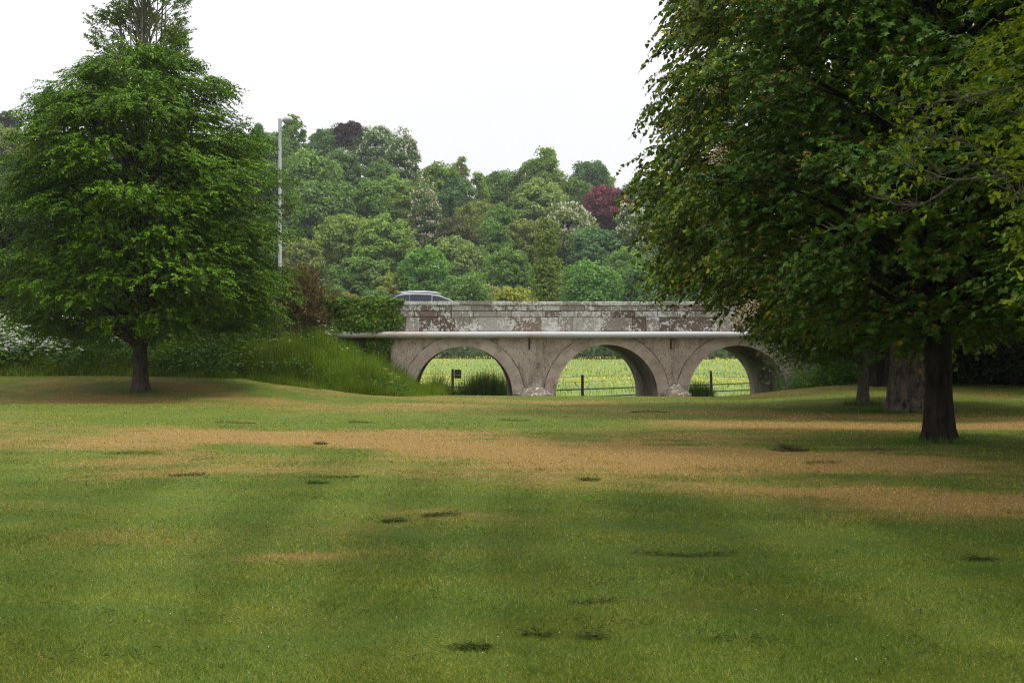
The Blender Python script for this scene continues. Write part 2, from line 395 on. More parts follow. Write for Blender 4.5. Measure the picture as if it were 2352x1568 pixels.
# longer tufts round the tree feet and at the lawn's edges
def tuft_blades(P, hh, ww, rng, spread=.5):
    n = len(P); az = rng.uniform(0, 2 * PI, n); lean = np.abs(rng.normal(0, spread, n))
    D = np.stack([np.sin(az) * np.sin(lean), np.cos(az) * np.sin(lean), np.cos(lean)], -1)
    Nn = norm(np.stack([rng.normal(0, .7, n), rng.normal(-.7, .5, n), rng.uniform(.1, .7, n)], -1))
    return leaves_V('blade', P, D, Nn, hh, ww)

# bank on the near side of the road, both ends of the bridge
def bank_foot(X): return np.where(X < 0, 57.2 + 2.6 * sm((-X - 7) / 9), 60.3 - 1.2 * sm((X - 18) / 6))
def bank_top(X):
    return np.where(X < 0, -0.75 + 3.3 * sm((-X - 3.4) / 6.2) + .0 * X, -.9 + 3.4 * sm((X - 12.6) / 5.5))
def bank_h(X, Y):
    yf = bank_foot(X); t = sm((Y - yf) / (63.2 - yf)) ** .85
    base = lawn_h(X, np.minimum(Y, yf)) - .06
    return base + (np.maximum(bank_top(X), -1.3) - base) * t + .06 * wob(X, Y, 1.3) * t

m, nt, out = new_mat('bank_soil')
nn = noise(nt, 3, 5)
principled(nt, out, ramp(nt, nn, [(.3, (.03, .05, .010)), (.6, (.055, .09, .015)), (.75, (.09, .075, .03))]), .95, .1); M['soil'] = m
me, _, _ = grid_mesh('bank', np.arange(-60, -3.2, .4), np.arange(56.6, 63.3, .35), bank_h)
tag(link('bank', me, M['soil']), kind='structure')
me, _, _ = grid_mesh('bank', np.arange(12.2, 60.1, .4), np.arange(58.8, 63.3, .35), bank_h)
tag(link('bank', me, M['soil']), kind='structure')

# road on its embankment; the meadow beyond; rising woodland ground; distant plain
mb = MB().box(-90, 90, 63.45, 71.4, 2.45, 2.62)
m, nt, out = new_mat('asphalt'); principled(nt, out, ramp(nt, noise(nt, 30, 5), [(.3, (.035, .035, .036)), (.7, (.06, .06, .06))]), .9, .2); M['asphalt'] = m
tag(mb.build('road', M['asphalt']), kind='structure')
mb = MB(); mb.box(-90, -5.6, 63.4, 71.5, -1.5, 2.44); mb.box(15.2, 90, 63.4, 71.5, -1.5, 2.44)
tag(mb.build('embankment', M['soil']), kind='structure')

def meadow_h(X, Y): return -1.15 + 1.05 * np.clip((Y - 78) / 145, 0, 1) + .05 * wob(X, Y, 11)
m, nt, out = new_mat('meadow_ground')
nn = noise(nt, .25, 5, .6); n2 = noise(nt, 2.5, 4, .7)
col = ramp(nt, math_(nt, 'ADD', math_(nt, 'MULTIPLY', nn, .5), math_(nt, 'MULTIPLY', n2, .5)), [(.34, (.145, .205, .05)), (.52, (.195, .265, .07)), (.70, (.25, .305, .09))])
principled(nt, out, col, .9, .1, normal=bump(nt, n2, .6, .3)); M['meadow'] = m
me, _, _ = grid_mesh('meadow', np.arange(-150, 150.1, 3), np.concatenate([np.arange(60, 120, 1.5), np.arange(120, 232, 4)]), meadow_h)
tag(link('meadow', me, M['meadow']), kind='structure')

def hill_k(X, Y):
    x = CX + F * X / np.maximum(Y, 1)
    return np.clip(.292 - .075 * (x - 700) / 600, .205, .33)
def hill_h(X, Y):
    t = np.maximum(Y - 226, 0); t = np.minimum(t, 185) + .02 * np.maximum(t - 185, 0)
    return -.12 + t * hill_k(X, Y) + .6 * wob(X, Y, 25) * np.minimum(t / 20, 1)
m, nt, out = new_mat('woodland_floor'); principled(nt, out, ramp(nt, noise(nt, .2, 4), [(.3, (.02, .035, .01)), (.7, (.045, .065, .018))]), .95, .05); M['floor'] = m
me, _, _ = grid_mesh('hill', np.arange(-330, 330.1, 6), np.concatenate([np.arange(224, 440, 5), np.array([470, 520, 600])]), hill_h)
tag(link('hill', me, M['floor']), kind='structure')
mb = MB(); mb.add([(-2500, -600, -3.2), (2500, -600, -3.2), (2500, 2500, -3.2), (-2500, 2500, -3.2)], [(0, 1, 2, 3)])
tag(mb.build('ground', M['meadow']), kind='structure')

m, nt, out = new_mat('stream_water'); principled(nt, out, (.018, .022, .014), .12, .4); M['water'] = m
mb = MB(); mb.add([(-5.5, 60.2, -1.02), (15.5, 60.2, -1.02), (15.5, 72.8, -1.02), (-5.5, 72.8, -1.02)], [(0, 1, 2, 3)])  # unseen water, added to stop light bouncing up into the arches
tag(mb.build('stream', M['water']), kind='structure')

# ------------------------------------------------------------------ the bridge
m, nt, out = new_mat('bridge_concrete')
gp = nt.nodes.new('ShaderNodeNewGeometry').outputs['Position']
n1 = noise(nt, 1.1, 6, .65); n2 = noise(nt, 16, 5, .7); n3 = noise(nt, 1.6, 4, .6, stretch=(1.6, 1, .22)); n4 = noise(nt, 2.2, 4, .7, stretch=(.25, .25, 3.5))
col = ramp(nt, n1, [(.30, (.31, .24, .195)), (.5, (.50, .405, .335)), (.70, (.65, .55, .465))])
col = mixc(nt, maprange(nt, n3, .50, .66, 0, .8), col, (.13, .105, .09))      # run-down stains
col = mixc(nt, maprange(nt, n4, .5, .7, 0, .35), col, (.43, .36, .32))           # shutter-board bands
col = mixc(nt, maprange(nt, n2, .54, .62, 0, .8), col, (.085, .07, .06))       # black specks
col = mixc(nt, maprange(nt, noise(nt, 9, 3, .6), .66, .71, 0, .8), col, (.52, .50, .45))
sp = nt.nodes.new('ShaderNodeSeparateXYZ'); nt.links.new(gp, sp.inputs[0])
low = maprange(nt, sp.outputs['Z'], 1.0, -.6, 0, 1)
col = mixc(nt, math_(nt, 'MULTIPLY', low, maprange(nt, noise(nt, 2.6, 4, .6), .55, .66, 0, .75)), col, (.36, .22, .06))   # orange lichen low down
principled(nt, out, col, .9, .15, normal=bump(nt, n2, .35, .03)); M['concrete'] = m

m, nt, out = new_mat('arch_ring_concrete')
n1 = noise(nt, 1.4, 6, .65); n2 = noise(nt, 18, 5, .7)
col = ramp(nt, n1, [(.30, (.31, .24, .20)), (.5, (.50, .405, .34)), (.72, (.64, .54, .46))])
col = mixc(nt, maprange(nt, noise(nt, 1.3, 4, .6), .55, .7, 0, .7), col, (.17, .145, .125))
col = mixc(nt, maprange(nt, n2, .58, .72, 0, .7), col, (.09, .075, .065))
col = mixc(nt, maprange(nt, noise(nt, 9, 3, .6), .64, .69, 0, .85), col, (.58, .56, .51))
sp = nt.nodes.new('ShaderNodeSeparateXYZ'); nt.links.new(nt.nodes.new('ShaderNodeNewGeometry').outputs['Position'], sp.inputs[0])
col = mixc(nt, math_(nt, 'MULTIPLY', maprange(nt, sp.outputs['Z'], 1.2, -.4, 0, 1), maprange(nt, noise(nt, 3, 4, .6), .52, .62, 0, .8)), col, (.38, .235, .07))
principled(nt, out, col, .9, .15, normal=bump(nt, n2, .4, .03)); M['ring'] = m

def lichen_stone(name, attr=True):
    m, nt, out = new_mat(name)
    a = nt.nodes.new('ShaderNodeAttribute'); a.attribute_name = 'stone'
    base = ramp(nt, a.outputs['Fac'], [(0, (.17, .128, .11)), (.2, (.29, .215, .18)), (.4, (.30, .26, .22)), (.6, (.42, .37, .335)), (.8, (.54, .51, .48)), (1, (.66, .64, .61))])
    na = noise(nt, 11, 7, .78)
    base = mixc(nt, maprange(nt, na, .51, .62, 0, .75), base, (.095, .072, .06))
    b = nt.nodes.new('ShaderNodeAttribute'); b.attribute_name = 'licn'
    nb = noise(nt, 8.0, 7, .72)
    thr = math_(nt, 'ADD', nb, b.outputs['Fac'])
    vo = nt.nodes.new('ShaderNodeTexVoronoi'); vo.inputs['Scale'].default_value = 5.5
    nt.links.new(nt.nodes.new('ShaderNodeNewGeometry').outputs['Position'], vo.inputs['Vector'])
    spots = maprange(nt, math_(nt, 'ADD', vo.outputs['Distance'], maprange(nt, noise(nt, 18, 3), .3, .7, -.1, .1)), .16, .2, 1, 0)
    w = math_(nt, 'MAXIMUM', maprange(nt, math_(nt, 'ADD', thr, maprange(nt, noise(nt, 1.5, 3, .6), .3, .7, -.10, .10)), .525, .545, 0, .97), math_(nt, 'MULTIPLY', spots, maprange(nt, noise(nt, .9, 2), .5, .6, 0, .9)))
    w = math_(nt, 'MULTIPLY', w, maprange(nt, noise(nt, 30, 4, .7), .32, .5, .35, 1))
    base = mixc(nt, w, base, (.80, .79, .77))
    base = mixc(nt, maprange(nt, noise(nt, 5, 3, .6), .68, .72, 0, .7), base, (.42, .25, .07))
    principled(nt, out, base, .92, .12, normal=bump(nt, na, .6, .04)); return m
M['stone'] = lichen_stone('parapet_stone')
M['mortar'] = plain('mortar', (.085, .068, .056), .95, .1, var=.5, scale=5)
m, nt, out = new_mat('pipe_paint')
c = mixc(nt, maprange(nt, noise(nt, 1.2, 5, .7, stretch=(.35, 1, 1)), .46, .62, 0, .7), (.58, .60, .63), (.55, .37, .28))
c = mixc(nt, maprange(nt, noise(nt, 14, 4, .7), .64, .70, 0, .8), c, (.16, .10, .07))
principled(nt, out, c, .45, .4); M['pipe'] = m
M['rust'] = plain('rusted_iron', (.10, .062, .045), .8, .2, var=.5)

br = empty('stone_bridge', (4.0, 63.0, 0), R(1.9))
tag(br, 'three-arched bridge with pale concrete arches and lichen-covered stone parapet', 'bridge')
ox = -4.0
ARCH = [(-2.16, 2.20, -.44), (4.20, 2.28, -.44), (10.03, 2.24, -.44)]
DEP = 8.4
def lower(x):
    for c, r, zs in ARCH:
        if abs(x - c) < r: return zs + math.sqrt(max(r * r - (x - c) ** 2, 0))
    return -1.6
xs = [-5.35]
for c, r, zs in ARCH:
    xs += [c - r] + [c - r * math.cos(PI * k / 48) for k in range(1, 48)] + [c + r]
xs += [15.3]
mb = MB(); V, Fc = [], []
TOP = 2.40
def q(*p):
    i = len(V); V.extend(p); Fc.append(tuple(range(i, i + len(p))))
for a, b in zip(xs[:-1], xs[1:]):
    mid = (a + b) / 2; ins = any(abs(mid - c) < r for c, r, _ in ARCH)
    if ins:
        c, r, zs = [A for A in ARCH if abs(mid - A[0]) < A[1]][0]
        za = zs + math.sqrt(max(r * r - (a - c) ** 2, 0)); zb = zs + math.sqrt(max(r * r - (b - c) ** 2, 0))
    else: za = zb = -1.6
    A, B = a + ox, b + ox
    q((A, 0, za), (B, 0, zb), (B, 0, TOP), (A, 0, TOP)); q((B, DEP, zb), (A, DEP, za), (A, DEP, TOP), (B, DEP, TOP))
    if ins: q((A, 0, za), (A, DEP, za), (B, DEP, zb), (B, 0, zb))
    q((A, 0, TOP), (B, 0, TOP), (B, DEP, TOP), (A, DEP, TOP))
for c, r, zs in ARCH:
    for sgn in (-1, 1):
        x = c + sgn * r + ox
        p = [(x, 0, -1.6), (x, DEP, -1.6), (x, DEP, zs), (x, 0, zs)]
        q(*(p if sgn < 0 else p[::-1]))
for x in (-5.35, 15.3):
    q((x + ox, 0, -1.6), (x + ox, 0, TOP), (x + ox, DEP, TOP), (x + ox, DEP, -1.6))
mb.add(V, Fc); mb.build('spandrel_wall', M['concrete'], br)
for c, r, zs in ARCH:                                   # raised arch rings, front and foot
    mb = MB(); th = np.linspace(-.12, PI + .12, 61); ro = r + .50; rn_ = np.random.default_rng(int(c * 10) + 50)
    V, Fc = [], []
    for k, t in enumerate(th):
        wv = .012 * math.sin(t * 23 + c) + .01 * rn_.normal()
        for rr, y in ((r - .012, .02), (r - .012, -.075), (ro + wv, -.055), (ro + wv, .02)):
            V.append((c + ox + rr * math.cos(t), y, zs + rr * math.sin(t)))
    for k in range(60):
        for j in range(4):
            Fc.append((k * 4 + j, k * 4 + (j + 1) % 4, k * 4 + 4 + (j + 1) % 4, k * 4 + 4 + j))
    Fc += [(0, 1, 2, 3), (240, 243, 242, 241)]
    mb.add(V, Fc); ring = mb.build('arch_ring', M['ring'], br)
    jt = MB(); jr = np.random.default_rng(int(c * 7) + 90)
    jt.tube([(c + ox + (ro + .012 + .010 * jr.normal()) * math.cos(t), -.012, zs + (ro + .012 + .010 * jr.normal()) * math.sin(t)) for t in np.linspace(.05, PI - .05, 110)], .016, 5); jt.build('joint', M['mortar'], ring)
m, nt, out = new_mat('cutwater_stone')
col = ramp(nt, noise(nt, 3, 6, .7), [(.3, (.10, .08, .068)), (.5, (.19, .155, .13)), (.7, (.28, .235, .205))])
col = mixc(nt, maprange(nt, noise(nt, 8, 4, .6), .57, .61, 0, .9), col, (.62, .60, .56))
col = mixc(nt, maprange(nt, noise(nt, 5, 3, .6), .64, .68, 0, .7), col, (.34, .21, .06))
principled(nt, out, col, .95, .1, normal=bump(nt, noise(nt, 14, 5, .7), .5, .03)); M['cutwater'] = m
def cutwater(xc, hw):
    mb = MB(); x = xc + ox
    b0 = [(x - hw, -.08, -.36), (x - hw * .62, -.85, -.36), (x + hw * .62, -.85, -.36), (x + hw, -.08, -.36)]
    b1 = [(p[0], p[1], -.46) for p in b0]; b1 = [(x - hw - .0, -.08, -.46), (x - hw * .66, -.92, -.46), (x + hw * .66, -.92, -.46), (x + hw, -.08, -.46)]
    b2 = [(p[0], p[1], -1.6) for p in b1]; ap = [(x - .05, -.09, .17), (x + .05, -.09, .17)]
    V = b0 + b1 + b2 + ap
    Fc = [(0, 1, 12), (1, 2, 13, 12), (2, 3, 13), (4, 5, 1, 0), (5, 6, 2, 1), (6, 7, 3, 2), (8, 9, 5, 4), (9, 10, 6, 5), (10, 11, 7, 6)]
    mb.add(V, Fc); return mb.build('cutwater', M['cutwater'], br)
cutwater(.995, .93); cutwater(7.27, .70)

def stone_part(name, rows, x0, x1, y0, y1, seed, gap=.014, lic=0.0):
    """courses of separate blocks in one mesh; every block has a tone and a lichen amount of its own"""
    r_ = random.Random(seed); mb = MB(); tones, lics = [], []
    for (z0, z1, wmin, wmax, tb) in rows:
        x = x0 - r_.random() * wmin
        while x < x1:
            w = r_.uniform(wmin, wmax); a, b = max(x, x0), min(x + w, x1)
            if b - a > .06:
                e = r_.uniform(0, .022)
                c = .012
                A, B, Z0, Z1 = a + gap * .5, b - gap * .5, z0 + gap * .5 + r_.uniform(-.004, .004), z1 - gap * .5 + r_.uniform(-.004, .004)
                yf = y0 - e
                nv = [(A + c, yf, Z0 + c), (B - c, yf, Z0 + c), (B - c, yf, Z1 - c), (A + c, yf, Z1 - c), (A, yf + c, Z0), (B, yf + c, Z0), (B, yf + c, Z1), (A, yf + c, Z1),
                      (A, y1, Z0), (B, y1, Z0), (B, y1, Z1), (A, y1, Z1)]
                fc = [(0, 1, 2, 3), (4, 5, 1, 0), (5, 6, 2, 1), (6, 7, 3, 2), (7, 4, 0, 3), (4, 8, 9, 5), (5, 9, 10, 6), (6, 10, 11, 7), (7, 11, 8, 4), (8, 11, 10, 9)]
                mb.add([(p[0] + ox, p[1], p[2]) for p in nv], fc)
                tones += [min(1, max(0, r_.gauss(tb, .30)))] * 12; lics += [lic + r_.uniform(-.05, .04)] * 12
            x += w
    me = mb.mesh(name); set_attr(me, 'stone', tones); set_attr(me, 'licn', lics)
    return link(name, me, M['stone'], br)
for (y0, y1) in ((0.0, .40), (DEP - .40, DEP)):
    pp = stone_part('parapet', [(2.42, 3.03, .55, 1.5, .30), (3.04, 3.31, .45, 1.1, .55), (3.32, 3.56, .5, 1.2, .58)], -8.6, 22, y0, y1, 3 if y0 == 0 else 9, lic=-.02)
    core = MB().box(-8.6 + ox, 22 + ox, y0 + .03, y1 - .03, 2.405, 3.55); core.build('mortar', M['mortar'], pp)
    stone_part('coping', [(3.565, 3.745, .7, 1.5, .6)], -8.6, 22, y0 - .045, y1 + .045, 5 if y0 == 0 else 8, lic=.03)
# string course behind the pipe, wing wall under the ivy
mb = MB(); mb.box(-8.6 + ox, 22 + ox, -.035, .0, 2.30, 2.40); mb.build('string_course', M['concrete'], br)
mb = MB(); mb.box(-8.6 + ox, -5.36 + ox, .12, .60, -.9, 2.40); mb.build('wing_wall', M['mortar'], br)
mb = MB(); mb.tube([(-6.2 + ox, .06, -.4), (-6.2 + ox, .06, 2.2)], .075, 10); mb.build('drain_pipe', M['rust'], br)
mb = MB(); mb.tube([(x + ox, -.22 + .004 * math.sin(x * 1.7), 2.262 + .006 * math.sin(x * .9 + 1)) for x in np.linspace(-7.85, 21.5, 40)], .148, 20); mb.build('water_pipe', M['pipe'], br, True)
for xb in (.76, 7.05, 13.2):
    mb = MB(); mb.box(xb - .038 + ox, xb + .038 + ox, -.055, -.005, 1.62, 2.12); mb.box(xb - .045 + ox, xb + .045 + ox, -.36, -.0, 2.06, 2.112)
    mb.build('pipe_bracket', M['rust'], br)

# ------------------------------------------------------------------ car on the bridge
m, nt, out = new_mat('car_glass'); principled(nt, out, (.030, .036, .05), .12, .35); M['glass'] = m
M['carpaint'] = plain('silver_paint', (.22, .235, .27), .35, .4, .2)
M['chrome'] = plain('bright_trim', (.75, .76, .78), .25, .5, .6)
M['tyre'] = plain('tyre_rubber', (.02, .02, .02), .9, .2)
car = empty('passing_car', (-5.85, 66.6, 2.62)); car.scale = (1.07, 1, 1)
tag(car, 'silver estate car passing behind the parapet, roof and side windows showing', 'car')
#   station x, roof z, roof half width, belt z
ST = [(0.0, .74, .70, .72), (.06, .95, .76, .93), (.14, 1.10, .76, 1.00), (.30, 1.36, .75, 1.00), (.52, 1.535, .74, 1.00), (.85, 1.60, .74, 1.0), (1.35, 1.615, .74, .99), (1.9, 1.595, .74, .98), (2.35, 1.51, .74, .97),
      (2.75, 1.34, .75, .96), (3.12, 1.12, .77, .95), (3.32, 1.00, .78, .94), (3.7, .94, .74, .88), (4.2, .86, .70, .80), (4.5, .74, .62, .70), (4.62, .56, .55, .54)]
V, Fc = [], []
for (x, rz, rw, bz) in ST:
    taper = 1 - .10 * max(0, (x - 3.6)) ** 1 - (.06 if x < .05 else 0)
    ring = [(.0, .30), (.86, .30), (.93, .55), (.92, bz), (rw, rz - .045), (rw * .55, rz), (0, rz + .004)]
    pts = [(y * taper, z) for y, z in ring]; full = pts + [(-y, z) for y, z in pts[-2:0:-1]]
    V += [(x, -y, z) for y, z in full]
k = 12
for i in range(len(ST) - 1):
    for j in range(k): Fc.append((i * k + j, (i + 1) * k + j, (i + 1) * k + (j + 1) % k, i * k + (j + 1) % k))
Fc += [tuple(range(k)), tuple(range((len(ST) - 1) * k, len(ST) * k))[::-1]]
mb = MB().add(V, Fc); body = mb.build('body', M['carpaint'], car, True)
def side_pt(x, f, sgn, off=.03):                       # point on the side between belt (f=0) and roof edge (f=1)
    for a, b in zip(ST[:-1], ST[1:]):
        if a[0] <= x <= b[0]:
            t = (x - a[0]) / (b[0] - a[0]); rz, rw, bz = [a[q_] + (b[q_] - a[q_]) * t for q_ in (1, 2, 3)]
            y = .92 + (rw - .92) * f; z = bz + (rz - .045 - bz) * f
            return (x, sgn * (y + off), z + off * .5)
for sgn in (-1, 1):
    for (x0, x1) in ((.36, 1.02), (1.06, 1.98), (2.04, 3.0)):
        V, Fc = [], []; n = 10
        for i in range(n + 1):
            x = x0 + (x1 - x0) * i / n
            V += [side_pt(x, .04, sgn), side_pt(x, .90, sgn)]
        Fc = [(2 * i, 2 * i + 2, 2 * i + 3, 2 * i + 1) for i in range(n)]
        MB().add(V, Fc).build('side_window', M['glass'], car)
    mb = MB(); mb.tube([side_pt(x, .955, sgn, .035) for x in np.linspace(.3, 3.05, 24)], .014, 6); mb.build('window_trim', M['chrome'], car)
    mb = MB(); mb.tube([(x, sgn * .55, 1.655 + .035 * math.sin(PI * (x - .55) / 1.75) - .05 * (abs(x - 1.4) / .9) ** 4) for x in np.linspace(.55, 2.3, 14)], .022, 8); mb.build('roof_rail', M['chrome'], car, True)
    for xw in (.85, 3.65):
        w_ = MB(); w_.tube([(xw, sgn * .70, .33), (xw, sgn * .945, .33)], .33, 24); ty = w_.build('wheel', M['tyre'], car)
        r_ = MB(); r_.tube([(xw, sgn * .90, .33), (xw, sgn * .955, .33)], .21, 16); r_.build('rim', M['carpaint'], ty)
mb = MB(); mb.add([(2.42, -.5, 1.495), (2.42, .5, 1.495), (3.1, .58, 1.145), (3.1, -.58, 1.145)], [(0, 3, 2, 1)]); mb.build('windscreen', M['glass'], car)
mb = MB(); mb.box(.16, .62, -.52, .52, 1.53, 1.56); mb.build('roof_spoiler', M['carpaint'], car)

# ------------------------------------------------------------------ street lamp
m, nt, out = new_mat('lamp_pole_paint')
c = mixc(nt, maprange(nt, noise(nt, 3, 4, .6, stretch=(3, 3, .3)), .6, .68, 0, .8), (.52, .53, .53), (.17, .13, .10)); principled(nt, out, c, .6, .3); M['pole'] = m
p = at(643, 752, 73.0); ztop = at(0, 273, 73)[2]
lamp = empty('street_lamp', (p[0], 73.0, 2.6)); H = ztop - 2.6
tag(lamp, 'tall pale street lamp with one small lantern, beside the hornbeam', 'street lamp')
mb = MB(); mb.tube([(0, 0, 0), (0, 0, 1.6), (0, 0, 1.62), (0, 0, H - .55)], [.115, .115, .088, .075], 14); mb.tube([(0, 0, H - .56), (0, 0, H)], .09, 14); mb.build('pole', M['pole'], lamp, False)
mb = MB(); mb.tube([(0.09, 0, H - .14), (.2, 0, H - .10), (.34, 0, H - .06)], .035, 8); mb.build('arm', M['pole'], lamp)
V, Fc = [], []; L_ = [(.12, .03, .05), (.2, .15, .13), (.34, .20, .17), (.5, .19, .17), (.62, .11, .12), (.67, .01, .02)]
mb = MB(); k = 12
for (x, hz, hy) in L_:
    V += [(x, hy * math.cos(2 * PI * j / k), H - .06 + (hz if math.sin(2 * PI * j / k) > 0 else .35 * hz) * math.sin(2 * PI * j / k)) for j in range(k)]
for i in range(len(L_) - 1):
    for j in range(k): Fc.append((i * k + j, i * k + (j + 1) % k, (i + 1) * k + (j + 1) % k, (i + 1) * k + j))
mb.add(V, Fc); head = mb.build('lantern', M['pole'], lamp, True)
V, Fc = [], []
for (x, hz, hy) in L_[1:5]:
    V += [(x, hy * .93 * math.cos(PI + PI * j / 8), H - .075 + 1.05 * hz * math.sin(PI + PI * j / 8)) for j in range(9)]
for i in range(3):
    for j in range(8): Fc.append((i * 9 + j, i * 9 + j + 1, i * 9 + 10 + j, i * 9 + 9 + j))
M['lens'] = plain('lamp_lens', (.30, .28, .24), .15, .5)
MB().add(V, Fc).build('lens', M['lens'], head, True)

# ------------------------------------------------------------------ foliage builders
def boughs(rng, n, zs, rs, depth=(.80, .97), front=None):
    zz = np.linspace(zs[0], zs[-1], 400); rr = np.interp(zz, zs, rs)
    cdf = np.cumsum(rr + .25); cdf /= cdf[-1]
    z = np.interp((np.arange(n) + rng.uniform(0, 1, n)) / n, cdf, zz); rng.shuffle(z)
    th = (np.arange(n) * 2.39996 + rng.normal(0, .25, n)) % (2 * PI)
    R0 = np.interp(z, zs, rs) * rng.uniform(depth[0], depth[1], n)
    return np.stack([R0 * np.cos(th), R0 * np.sin(th), z], -1), np.stack([np.cos(th), np.sin(th), np.zeros(n)], -1)

def sprays(rng, Cn, O, per, a, b, c, droop=.12, size=None):
    n = len(Cn); P = np.repeat(Cn, per, 0); OO = np.repeat(O, per, 0)
    s = np.ones(n) if size is None else size; s = np.repeat(s, per)[:, None]
    u = norm(rng.normal(0, 1, (n * per, 3))) * rng.uniform(.15, 1, (n * per, 1)) ** .5
    T = np.stack([-OO[:, 1], OO[:, 0], np.zeros(len(OO))], -1)
    P = P + s * (OO * (u[:, :1] * a) + T * (u[:, 1:2] * b) + np.array([0, 0, 1.]) * (u[:, 2:3] * c))
    P[:, 2] -= droop * (u[:, 0] ** 2 + u[:, 1] ** 2) * s[:, 0] * a
    d = norm(OO * (.75 + .4 * u[:, :1]) + T * (u[:, 1:2] * .8) + np.array([0, 0, 1.]) * rng.normal(.02, .22, (len(P), 1)))
    return P, d

def spray_leaves(rng, P, d, m, length, droop, leaf, hang=.45, fan=.85, jit=.35, nup=1.0):
    n = len(P); t = (np.arange(m) + .6) / m
    lat = norm(np.cross(d, np.array([0, 0, 1.]) + rng.normal(0, .25, (n, 3))))
    Ls = length * rng.uniform(.6, 1.25, (n, 1, 1))
    pos = P[:, None, :] + d[:, None, :] * (Ls * t[None, :, None])
    pos[:, :, 2] -= droop * Ls[:, :, 0] * t[None, :] ** 2
    sg = np.where(np.arange(m) % 2 == 0, 1, -1)[None, :, None]
    D = d[:, None, :] * .6 + sg * lat[:, None, :] * fan + np.array([0, 0, -hang]) + rng.normal(0, jit, (n, m, 3))
    N = np.array([0, 0, nup]) + d[:, None, :] * .35 + rng.normal(0, .45, (n, m, 3))
    L = leaf * rng.uniform(.65, 1.2, (n, m))
    return pos.reshape(-1, 3), D.reshape(-1, 3), N.reshape(-1, 3), L.ravel()

def trunk_mesh(mb, h0, h1, r0, r1, flare=.45, k=18, lean=(0, 0), seed=1, rough=.06, base=-.15):
    rg_ = np.random.default_rng(seed); m_ = 22
    zs = np.linspace(0, 1, m_) ** 1.3; pts = []; V = []
    ph = rg_.uniform(0, 6.28, 8)
    for i, t in enumerate(zs):
        z = base + (h1 - base) * t; hh = max(z, 0)
        r = r0 + (r1 - r0) * t; fl = flare * r0 * math.exp(-hh / (1.1 * r0))
        th = np.arange(k) * 2 * PI / k
        root = 1 + .6 * np.maximum(0, np.sin(th * 5 + ph[0]) + .5 * np.sin(th * 3 + ph[1]))
        rr = r * (1 + rough * np.sin(th * 4 + ph[2] + z * .8) + rough * .7 * np.sin(th * 7 + ph[3] - z * 1.7) + rg_.normal(0, rough * .35, k)) + fl * root
        cx, cy = lean[0] * t ** 1.5, lean[1] * t ** 1.5
        V.append(np.stack([cx + rr * np.cos(th), cy + rr * np.sin(th), np.full(k, z)], -1))
    Fc = [(i * k + j, i * k + (j + 1) % k, (i + 1) * k + (j + 1) % k, (i + 1) * k + j) for i in range(m_ - 1) for j in range(k)]
    Fc.append(tuple(range((m_ - 1) * k, m_ * k)))
    mb.add(np.concatenate(V), Fc)

def limbs(mb, rng, Cn, zlo, ztop, r_at, rise=.55, thick=.018, k=5, nseg=7, frac=1.0):
    for c in Cn:
        if rng.random() > frac: continue
        rad = math.hypot(c[0], c[1])
        z0 = np.clip(c[2] - rise * rad * rng.uniform(.7, 1.3), zlo, ztop)
        p0 = np.array([c[0] * .03, c[1] * .03, z0]); p2 = c.copy()
        p1 = np.array([c[0] * .5, c[1] * .5, z0 + (c[2] - z0) * .75 + .15 * rad]) + rng.normal(0, .12 * rad * .3, 3)
        pts = bezier(p0, p1, p2, nseg); pts[1:-1] += rng.normal(0, .03, (nseg - 2, 3)) * min(1, rad)
        r0 = min(thick * (rad + 1.2), r_at(z0) * .7)
        mb.tube(pts, np.linspace(r0, .008, nseg), k, False)

# ------------------------------------------------------------------ hornbeam on the left
def gz(X, Y): return float(lawn_h(np.array(X), np.array(Y)))
rg = np.random.default_rng(21)
HX, HY = at(322, 900, 54)[:2]
hb = empty('hornbeam_tree', (HX, HY, gz(HX, HY)))
tag(hb, 'big rounded green tree with short dark trunk standing on the lawn left of the bridge', 'tree')
zs = [2.3, 2.8, 3.6, 4.8, 6.0, 7.1, 8.2, 9.4, 10.3, 11.2, 12.0, 12.7, 13.1]
rs = [3.2, 4.3, 5.0, 5.25, 5.25, 5.0, 4.75, 4.35, 3.95, 3.35, 2.5, 1.6, .6]
Cn, O = boughs(rg, 235, zs, rs, (.66, 1.02))
size = rg.uniform(.75, 1.2, len(Cn)) * np.clip(.55 + .13 * np.interp(Cn[:, 2], zs, rs), .5, 1.15)
mb = MB(); trunk_mesh(mb, 0, 11.5, .275, .05, .45, 18, seed=4)
limbs(mb, rg, Cn, 1.7, 11.3, lambda z: max(.02, .26 - .025 * z), .75, .011)
mb.build('trunk', M['bark_hornbeam'], hb)
P, d = sprays(rg, Cn, O, 54, 1.0, .95, .34, .14, size)
# inner shade foliage closes the crown
Ci, Oi = boughs(rg, 330, zs, rs, (.3, .74)); Pi, di = sprays(rg, Ci, Oi, 18, 1.0, 1.0, .6)
P = np.concatenate([P, Pi]); d = np.concatenate([d, di])
leafs = spray_leaves(rg, P, d, 18, .52, .36, .12, .32, nup=1.5)
link('crown', leaf_mesh('hornbeam_crown', 'ovate', *leafs), M['hornbeam'], hb)

